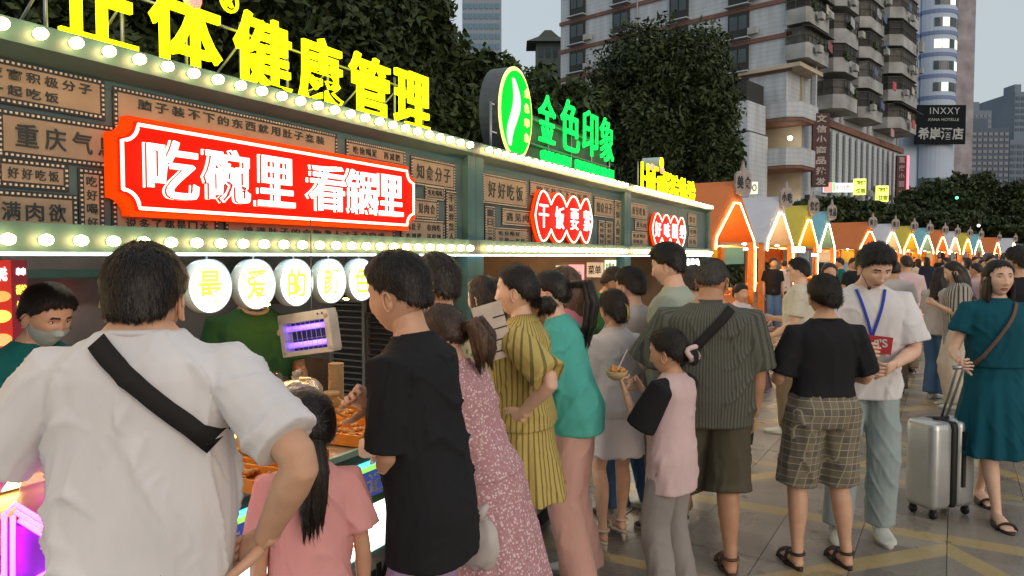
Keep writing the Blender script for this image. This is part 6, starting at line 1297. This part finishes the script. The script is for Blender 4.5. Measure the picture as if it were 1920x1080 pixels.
# 14 tall man
p = Person('tall young man with a grey green shirt beyond the striped shirt man', 1262, 4.55, 1.77, 'm', 62, near=1, hp=8, hair=dict(kind='short', top=.034, side=.010), arms={'L': FWDA, 'R': FWDA}, foot=None, skin='skin_fair'); p.tee('sage', off=.025); p.legs_cloth('khaki'); p.shoes('dark_leather')
# 15 striped shirt
p = Person('middle aged man in a dark striped shirt and olive shorts with a crossbody strap', 1330, 3.92, 1.70, 'm', -6, b=1.20, fat=.035, hy=-28, hp=14, near=1, hair=dict(kind='crop'), hcol='hair_grey', foot='toes', skin='skin_tan', arms={'L': ((.35, .2, -.75), (-.3, .9, .1), {'curl': .6}), 'R': ((.16, .03, -1), (-.02, .22, -1), {'curl': .6})}, legs={'L': (-.12, .28), 'R': (.12, -.02)})
p.tee('striped_dark', zb=.80, off=.030, sl=.95, r0=.080, r1=.092, amp=.012, name='shirt'); p.shirt_collar('striped_dark'); p.legs_cloth('olive', zh=.42, r0=.115, r1=.118, name='shorts', amp=.010); p.sandals('brown_leather')
p.strap('strap_black', 'dark strap across the back of the man in the striped shirt', x0=.12, x1=-.19, z0=1.455, z1=1.12, w=.045)
q = MB(); wr = p.J['R'][2]; q.box((0, 0, 0), (.012, .075, .14)); o = q.build('phone', dark); o.location = p.world(wr + V((.0, .06, -.10))); o.rotation_euler = (R(25), 0, p.rz); tag(o, 'phone held low in the striped shirt man\'s right hand', 'phone')
# 16 girl raglan
p = Person('girl in a black and pale pink T-shirt eating from a bowl, pink scrunchie in hair', 1262, 3.55, 1.33, 'f', 50, b=1.05, near=1, hs=1.06, hy=8, hp=6, faceon=True, hair=dict(kind='bun', at=(.0, -.125, -.02), r=.040), foot=None, skin='skin', arms={'L': ((.12, .45, -.9), (-.15, .55, .95), {'palm': (-.5, -.3, .6), 'curl': .7}), 'R': ((.1, .5, -.8), (-.25, .7, .8), {'curl': .9})})
p.tee('pale_pink', zb=.72, off=.03, sl=0, amp=.010); mb = MB(); p.sleeves(mb, .95, .098, .108); p.cloth('sleeves', mb, 'black_tee', .006); p.legs_cloth('grey_trouser', r0=.10, r1=.085); p.shoes('white_shoe')
q = MB(); c = p.HM @ V((.0, -.125, .0)); q.tube([c + V((.04 * math.cos(a), -.01 + .012 * math.sin(3 * a), .034 * math.sin(a) - .01)) for a in [R(x) for x in range(0, 361, 20)]], .013, 8); q.build('scrunchie', MATS['pale_pink'], p.e, True)
q = MB(); q.lathe([(.02, 0), (.045, .02), (.058, .045), (.054, .045), (.04, .022), (.018, .006)], n=20); e = thing('paper_bowl', 'paper bowl of food held up by the girl in the black and pink T-shirt', 'food bowl', p.world(p.J['L'][2] + V((.0, .05, .055))) ); q.build('bowl', paper, e, True); q = MB()
for i in range(10): q.ball((random.uniform(-.03, .03), random.uniform(-.03, .03), .04 + random.random() * .015), .015, 6)
q.build('food', food, e, True); q = MB(); q.tube([(0, 0, .04), (.05, .01, .15)], .004, 5); q.build('spoon', MATS['offwhite'], e)
# 17 plaid shorts woman
p = Person('woman in a black T-shirt and plaid shorts, seen from behind', 1548, 3.95, 1.60, 'f', 2, b=1.16, near=1, hair=dict(kind='bun', at=(0, -.125, -.015), r=.036), foot='toes', skin='skin', arms={'L': ((.32, .05, -1), (-.35, .95, .1)), 'R': ((.32, .05, -1), (-.35, .95, .1))}, legs={'L': (-.13, .02), 'R': (.14, .02)})
p.tee('black_tee', zb=.98, off=.014, straight=.5, sl=.85, r0=.074, r1=.082); p.legs_cloth('plaid', zh=.49, r0=.105, r1=.112, zt=1.03, name='shorts', amp=.010, off=.018); p.sandals('dark_leather')
# 18 man with lanyard
p = Person('young man in a white T-shirt with a blue lanyard and red card, head bowed', 1625, 4.45, 1.79, 'm', 166, b=.98, near=1, hp=26, hy=14, lean=7, faceon=True, hair=dict(kind='tousled', n=9000), foot=None, skin='skin_fair', arms={'L': ((.26, .12, -1), (-.62, .75, -.25), {'curl': .5}), 'R': ((.15, .25, -1), (-.4, .85, .1), {'curl': .6})}, legs={'L': (-.10, .05), 'R': (.16, .16)})
p.tee('white_tee', zb=.80, off=.028, sl=.85, r0=.080, r1=.095, amp=.012); p.legs_cloth('pale_jeans', r0=.10, r1=.085, amp=.008); p.shoes('white_shoe')
me = p.top.data; bv = BVHTree.FromPolygons([tuple(v.co) for v in me.vertices], [tuple(f.vertices) for f in me.polygons])
def front(p, x, z, off=.008):
    h = bv.ray_cast(V((x, 1.2, z)) * 1.0, V((0, -1, 0))); return (h[0] + V((0, off, 0))) if h[0] is not None else V((x, .2, z))
S = p.s; e = thing('lanyard', 'blue lanyard with a red card round the neck of the bowed man', 'lanyard', p.loc, p.rz)
for g in (-1, 1): q = MB(); q.tube([front(p, g * .075 * (1 - t) * S, (1.43 - t * .26) * S) for t in np.linspace(0, 1, 10)], .009, 6, flat=.3, up=(0, 1, 0)); q.build('ribbon', MATS['lanyard'], e, True)
c = front(p, .0, 1.13 * S, .018); Mr = Matrix.Rotation(R(180), 3, 'Z'); q = MB(); q.box(c, (.21, .006, .10), M=Matrix.Rotation(R(-6), 3, 'Y')); o = q.build('card', mat('red_card', (.42, .02, .03), .5), e)
q = MB(); text_fit(q, "LEVI'S", c + V((0, .006, 0)), (-math.cos(R(6)), 0, -math.sin(R(6)) * -1), (math.sin(R(6)), 0, math.cos(R(6))), .16, .05, .002, .03); q.build('lettering', MATS['offwhite'], o)
q = MB(); m0 = p.HM @ V((.05, .085, -.085)); q.ball(m0, (.012, .012, .012), 8); q.tube([m0, p.HM @ V((.078, .02, -.03))], .002, 5); q.build('headset_microphone', dark, p.e, True)
# 19 suitcase woman
p = Person('woman in a dark teal dress with long black hair pulling a silver suitcase', 1872, 4.75, 1.675, 'f', 168, b=1.03, near=1, hy=6, hp=-4, faceon=True, hair=dict(kind='long', len=.30, open=62), foot='toes', skin='skin_fair', arms={'R': ((.36, .05, -1), (.15, .80, -.12), {'curl': .9}), 'L': HANG}, legs={'L': (-.05, -.30), 'R': (.03, .18)})
p.tee('teal_dress', zb=1.0, off=.03, straight=.5, sl=.55, r0=.088, r1=.10, name='dress_top', amp=.012); p.skirt('teal_dress', zh=.42, wh=.26, dh=.22, pleat=.020, npl=11, name='dress_skirt', amp=.008); p.sandals('dark_leather', straps=1)
p.strap('strap_brown', 'thin brown strap across the front of the teal dress', x0=-.10, x1=.17, z0=1.44, z1=1.0, w=.02)
hand_w = p.world(p.J['R'][2] + p.J['R'][3] * .07)
sp = gp(1760, 962); su = thing('suitcase', 'silver ribbed suitcase with a black zip band and long handle', 'suitcase', (sp.x, sp.y, 0), YAW + R(20)); al = mat('aluminium_shell', (.55, .56, .54), .35, metal=.6, var=.05, bump=.05); blk = mat('black_plastic', (.02, .02, .02), .5)
w, dd_, h0, h1 = .185, .115, .07, .62
def shell(x0, x1, mt, name, nr=7):
    q = MB(); rings = []
    for z, k in ((h0, .90), (h0 + .03, 1), (h1 - .04, 1), (h1 - .01, .95), (h1, .86)):
        rg = []
        for j in range(40):
            t = 2 * math.pi * j / 40; c, s_ = math.cos(t), math.sin(t); kk = (abs(c) ** 6 + abs(s_) ** 6) ** (-1 / 6); xx = c * kk; yy = s_ * kk; rib = 1 + .012 * math.cos(j * math.pi)
            rg.append(((x0 + x1) / 2 + xx * (x1 - x0) / 2 * (k if 1 else 1), yy * dd_ * k * rib, z))
        rings.append(rg)
    q.loft(rings); return q.build(name, mt, su, True)
shell(-w, -.022, al, 'shell_half'); shell(.022, w, al, 'shell_half'); shell(-.0215, .0215, blk, 'zip_band')
q = MB(); q.span((.05, -dd_ - .012, .44), (.075, -dd_ - .002, .56)); q.span((.05, -dd_ - .012, .20), (.075, -dd_ - .002, .41)); q.build('side_handle', blk, su)
for x in (-.14, .14):
    for y in (-.075, .075):
        q = MB(); q.lathe([(.001, -.011), (.026, -.011), (.028, 0), (.026, .011), (.001, .011)], (x, y, .028), 14, M=Matrix.Rotation(R(90), 3, 'Y')); q.span((x - .016, y - .014, .04), (x + .016, y + .014, h0 + .01)); q.build('wheel', blk, su, True)
hl = su.matrix_basis.inverted() @ hand_w; q = MB()
for dx in (-.045, .045): q.tube([(.09 + dx * .5, .07, h1 - .05), V((.09 + dx * .5, .07, h1)).lerp(V((hl.x + dx * .6, hl.y, hl.z - .02)), .98)], .009, 8)
q.tube([(hl.x - .06, hl.y, hl.z - .02), (hl.x + .06, hl.y, hl.z - .02)], .014, 8); q.build('pull_handle', steel, su, True); q = MB(); q.span((-.05, -.02, h1), (.05, .02, h1 + .02)); q.build('carry_handle', blk, su)
# 20, 21 women with phones
p = Person('woman with long black hair in a zebra print blouse looking at a phone', 1798, 8.2, 1.66, 'f', 70, near=2, hp=18, hair=dict(kind='long', len=.36), foot=None, skin='skin_fair', arms={'L': HOLD, 'R': HOLD}); p.tee('zebra', zb=.72, off=.035, straight=.7, sl=1.1, r0=.09, r1=.09, name='blouse'); p.legs_cloth('cream_trouser', r0=.12, r1=.13); p.shoes('white_shoe')
p = Person('woman in a white top and blue jeans, half behind the zebra blouse', 1762, 8.6, 1.58, 'f', -60, near=2, hp=12, hair='long', foot=None, skin='skin_fair', arms={'L': HOLD, 'R': HOLD}, legs={'L': (-.1, .1), 'R': (.1, .1)}); p.tee('offwhite'); p.legs_cloth('jeans', r0=.1, r1=.11); p.shoes('white_shoe')
# 22 beige tee man
p = Person('man with glasses in a beige T-shirt buying at the tents', 1500, 7.0, 1.68, 'm', 62, b=1.08, near=1, hair=dict(kind='short', top=.015, side=.008), foot=None, skin='skin_fair', arms={'L': ((.1, .1, -1), (-.3, .8, -.5), {'curl': .6}), 'R': FWDA}, legs={'L': (-.1, .1), 'R': (.1, -.15)}); p.tee('cream_tee', off=.03); p.legs_cloth('khaki'); p.shoes('white_shoe')
q = MB(); M = p.HM
for g in (-1, 1): q.tube([M @ V((g * .033 + .021 * math.cos(a), .098, .004 + .016 * math.sin(a))) for a in [R(x) for x in range(0, 361, 30)]], .002, 5); q.tube([M @ V((g * .055, .092, .006)), M @ V((g * .08, .0, .0))], .002, 5)
q.build('glasses', dark, p.e)
mid = [(1662, 10.2, 1.70, 'pale_pink', 'm', 5, 'man in a pale pink shirt in the crowd, left of the balding man'), (1676, 9.0, 1.66, 'offwhite', 'm', -15, 'balding man in a pale T-shirt in the crowd behind the lanyard man'), (1700, 10.6, 1.72, 'pale_pink', 'm', 0, 'man with dark hair and pale shirt right of the balding man'), (1555, 8.6, 1.62, 'beige', 'f', 170, 'woman whose face shows between two heads near the tents')]
for u, d, H, m, sx, fc, lab in mid: p = Person(lab, u, d, H, sx, fc, near=2, foot=None, hair='thin' if 'balding' in lab else ('short' if sx == 'm' else 'long'), hcol='hair_black', b=1.05, arms={'L': FWDA, 'R': HANG}); p.tee(m, off=.03); p.legs_cloth('khaki' if sx == 'm' else 'jeans'); p.shoes('dark_leather')
p = Person('person with long straight dark hair facing the counter beyond the woman in yellow', 912, 3.75, 1.60, 'f', 50, near=2, hair=dict(kind='long', len=.2), foot=None, skin='skin_fair'); p.tee('mask'); p.legs_cloth('jeans')
p = Person('vendor in a dark green shirt bending inside the middle stall', 1102, 6.2, 1.64, 'm', -100, near=2, lean=18, hp=20, foot=None, skin='skin_tan', arms={'L': FWDA, 'R': FWDA}); p.tee('green_polo'); p.legs_cloth('charcoal')
p = Person('grey haired person between the tall man and the man in stripes', 1302, 5.3, 1.62, 'm', 10, near=2, hair='short', hcol='hair_grey', foot=None); p.tee('beige'); p.legs_cloth('charcoal')
p = Person('person sitting low behind the tent table in a pale shirt', 1388, 8.8, 1.35, 'm', -150, near=2, foot=None, arms={'L': FWDA, 'R': FWDA}); p.tee('offwhite'); p.legs_cloth('charcoal')
p = Person('tall person in a black top at the right edge behind the teal dress', 1912, 6.3, 1.78, 'm', 15, b=1.1, near=2, hair='short', foot=None); p.tee('black_tee', off=.04, sl=1.2); p.legs_cloth('charcoal')
# people between the tents: five kinds built once, then copied
protos = []
kinds = [('m', 'offwhite', 'khaki', 'short', 0), ('f', 'navy', None, 'long', 10), ('m', 'black_tee', 'jeans', 'short', 180), ('f', 'cream_tee', 'jeans', 'bob', 20), ('m', 'pale_pink', 'charcoal', 'crop', -10), ('f', 'rose', None, 'bun', 175), ('m', 'teal', 'grey_trouser', 'short', 60)]
for i, (sx, tm, lm, hr, fc) in enumerate(kinds):
    p = Person('x', 1700, 20, 1.66, sx, fc, near=3, foot='bare', hair=hr, arms={'L': HOLD if i % 2 else HANG, 'R': HANG}); p.tee(tm, zb=.9 if lm is None else .82, collar=False)
    if lm: p.legs_cloth(lm, off=.018)
    else: p.skirt(tm, zh=.5)
    protos.append((p.e, {'offwhite': 'white', 'black_tee': 'black', 'cream_tee': 'cream', 'pale_pink': 'pale pink'}.get(tm, tm)))
spots = [(1722, 24, 1.62, 3), (1738, 23, 1.68, 1), (1832, 11.5, 1.6, 4), (1858, 13, 1.72, 2), (1842, 15, 1.64, 5), (1885, 16, 1.7, 0), (1905, 18, 1.68, 6), (1815, 19, 1.66, 3), (1872, 21, 1.6, 1), (1775, 27, 1.66, 0), (1828, 24, 1.68, 2), (1850, 28, 1.66, 4), (1895, 26, 1.72, 3), (1915, 30, 1.66, 1), (1790, 33, 1.66, 5), (1762, 36, 1.66, 2), (1808, 37, 1.66, 0),
         (1840, 38, 1.66, 6), (1870, 34, 1.7, 2), (1640, 18, 1.66, 4), (1600, 15, 1.66, 2), (1575, 17, 1.66, 6), (1450, 17, 1.66, 2), (1470, 19.5, 1.6, 0), (1700, 30, 1.66, 5), (1715, 40, 1.68, 2), (1735, 44, 1.68, 0), (1780, 46, 1.68, 3), (1825, 47, 1.68, 4), (1860, 50, 1.68, 1), (1890, 48, 1.68, 6), (1910, 40, 1.66, 5), (1672, 28, 1.64, 1), (1880, 11, 1.66, 5)]
used = set(); places = {0: 'just left of the middle of the distant lane', 1: 'x'}
spots_s = sorted(range(len(spots)), key=lambda i: spots[i][0]); cnt = {}
for r_, i in enumerate(spots_s):
    u, d, H, k = spots[i]; src, colr = protos[k]; e = src if k not in used else copy_tree(src); used.add(k)
    q = dp(u, 481, d); e.location = (q.x, q.y, 0); s_ = H / 1.66; e.scale = (s_, s_, s_); e.rotation_euler = (0, 0, src.rotation_euler.z + random.uniform(-.5, .5)); e['group'] = 'people strolling between the tents'; cnt[k] = cnt.get(k, 0) + 1
    sx = kinds[k][0]; hr = kinds[k][3]
    e['label'] = '%s %s in %s %s, %s such from the left' % ('nearer' if d < 14 else ('small' if d < 30 else 'tiny far'), 'man' if sx == 'm' else 'woman', colr, 'shirt' if kinds[k][2] else 'dress', ordn[cnt[k] - 1])
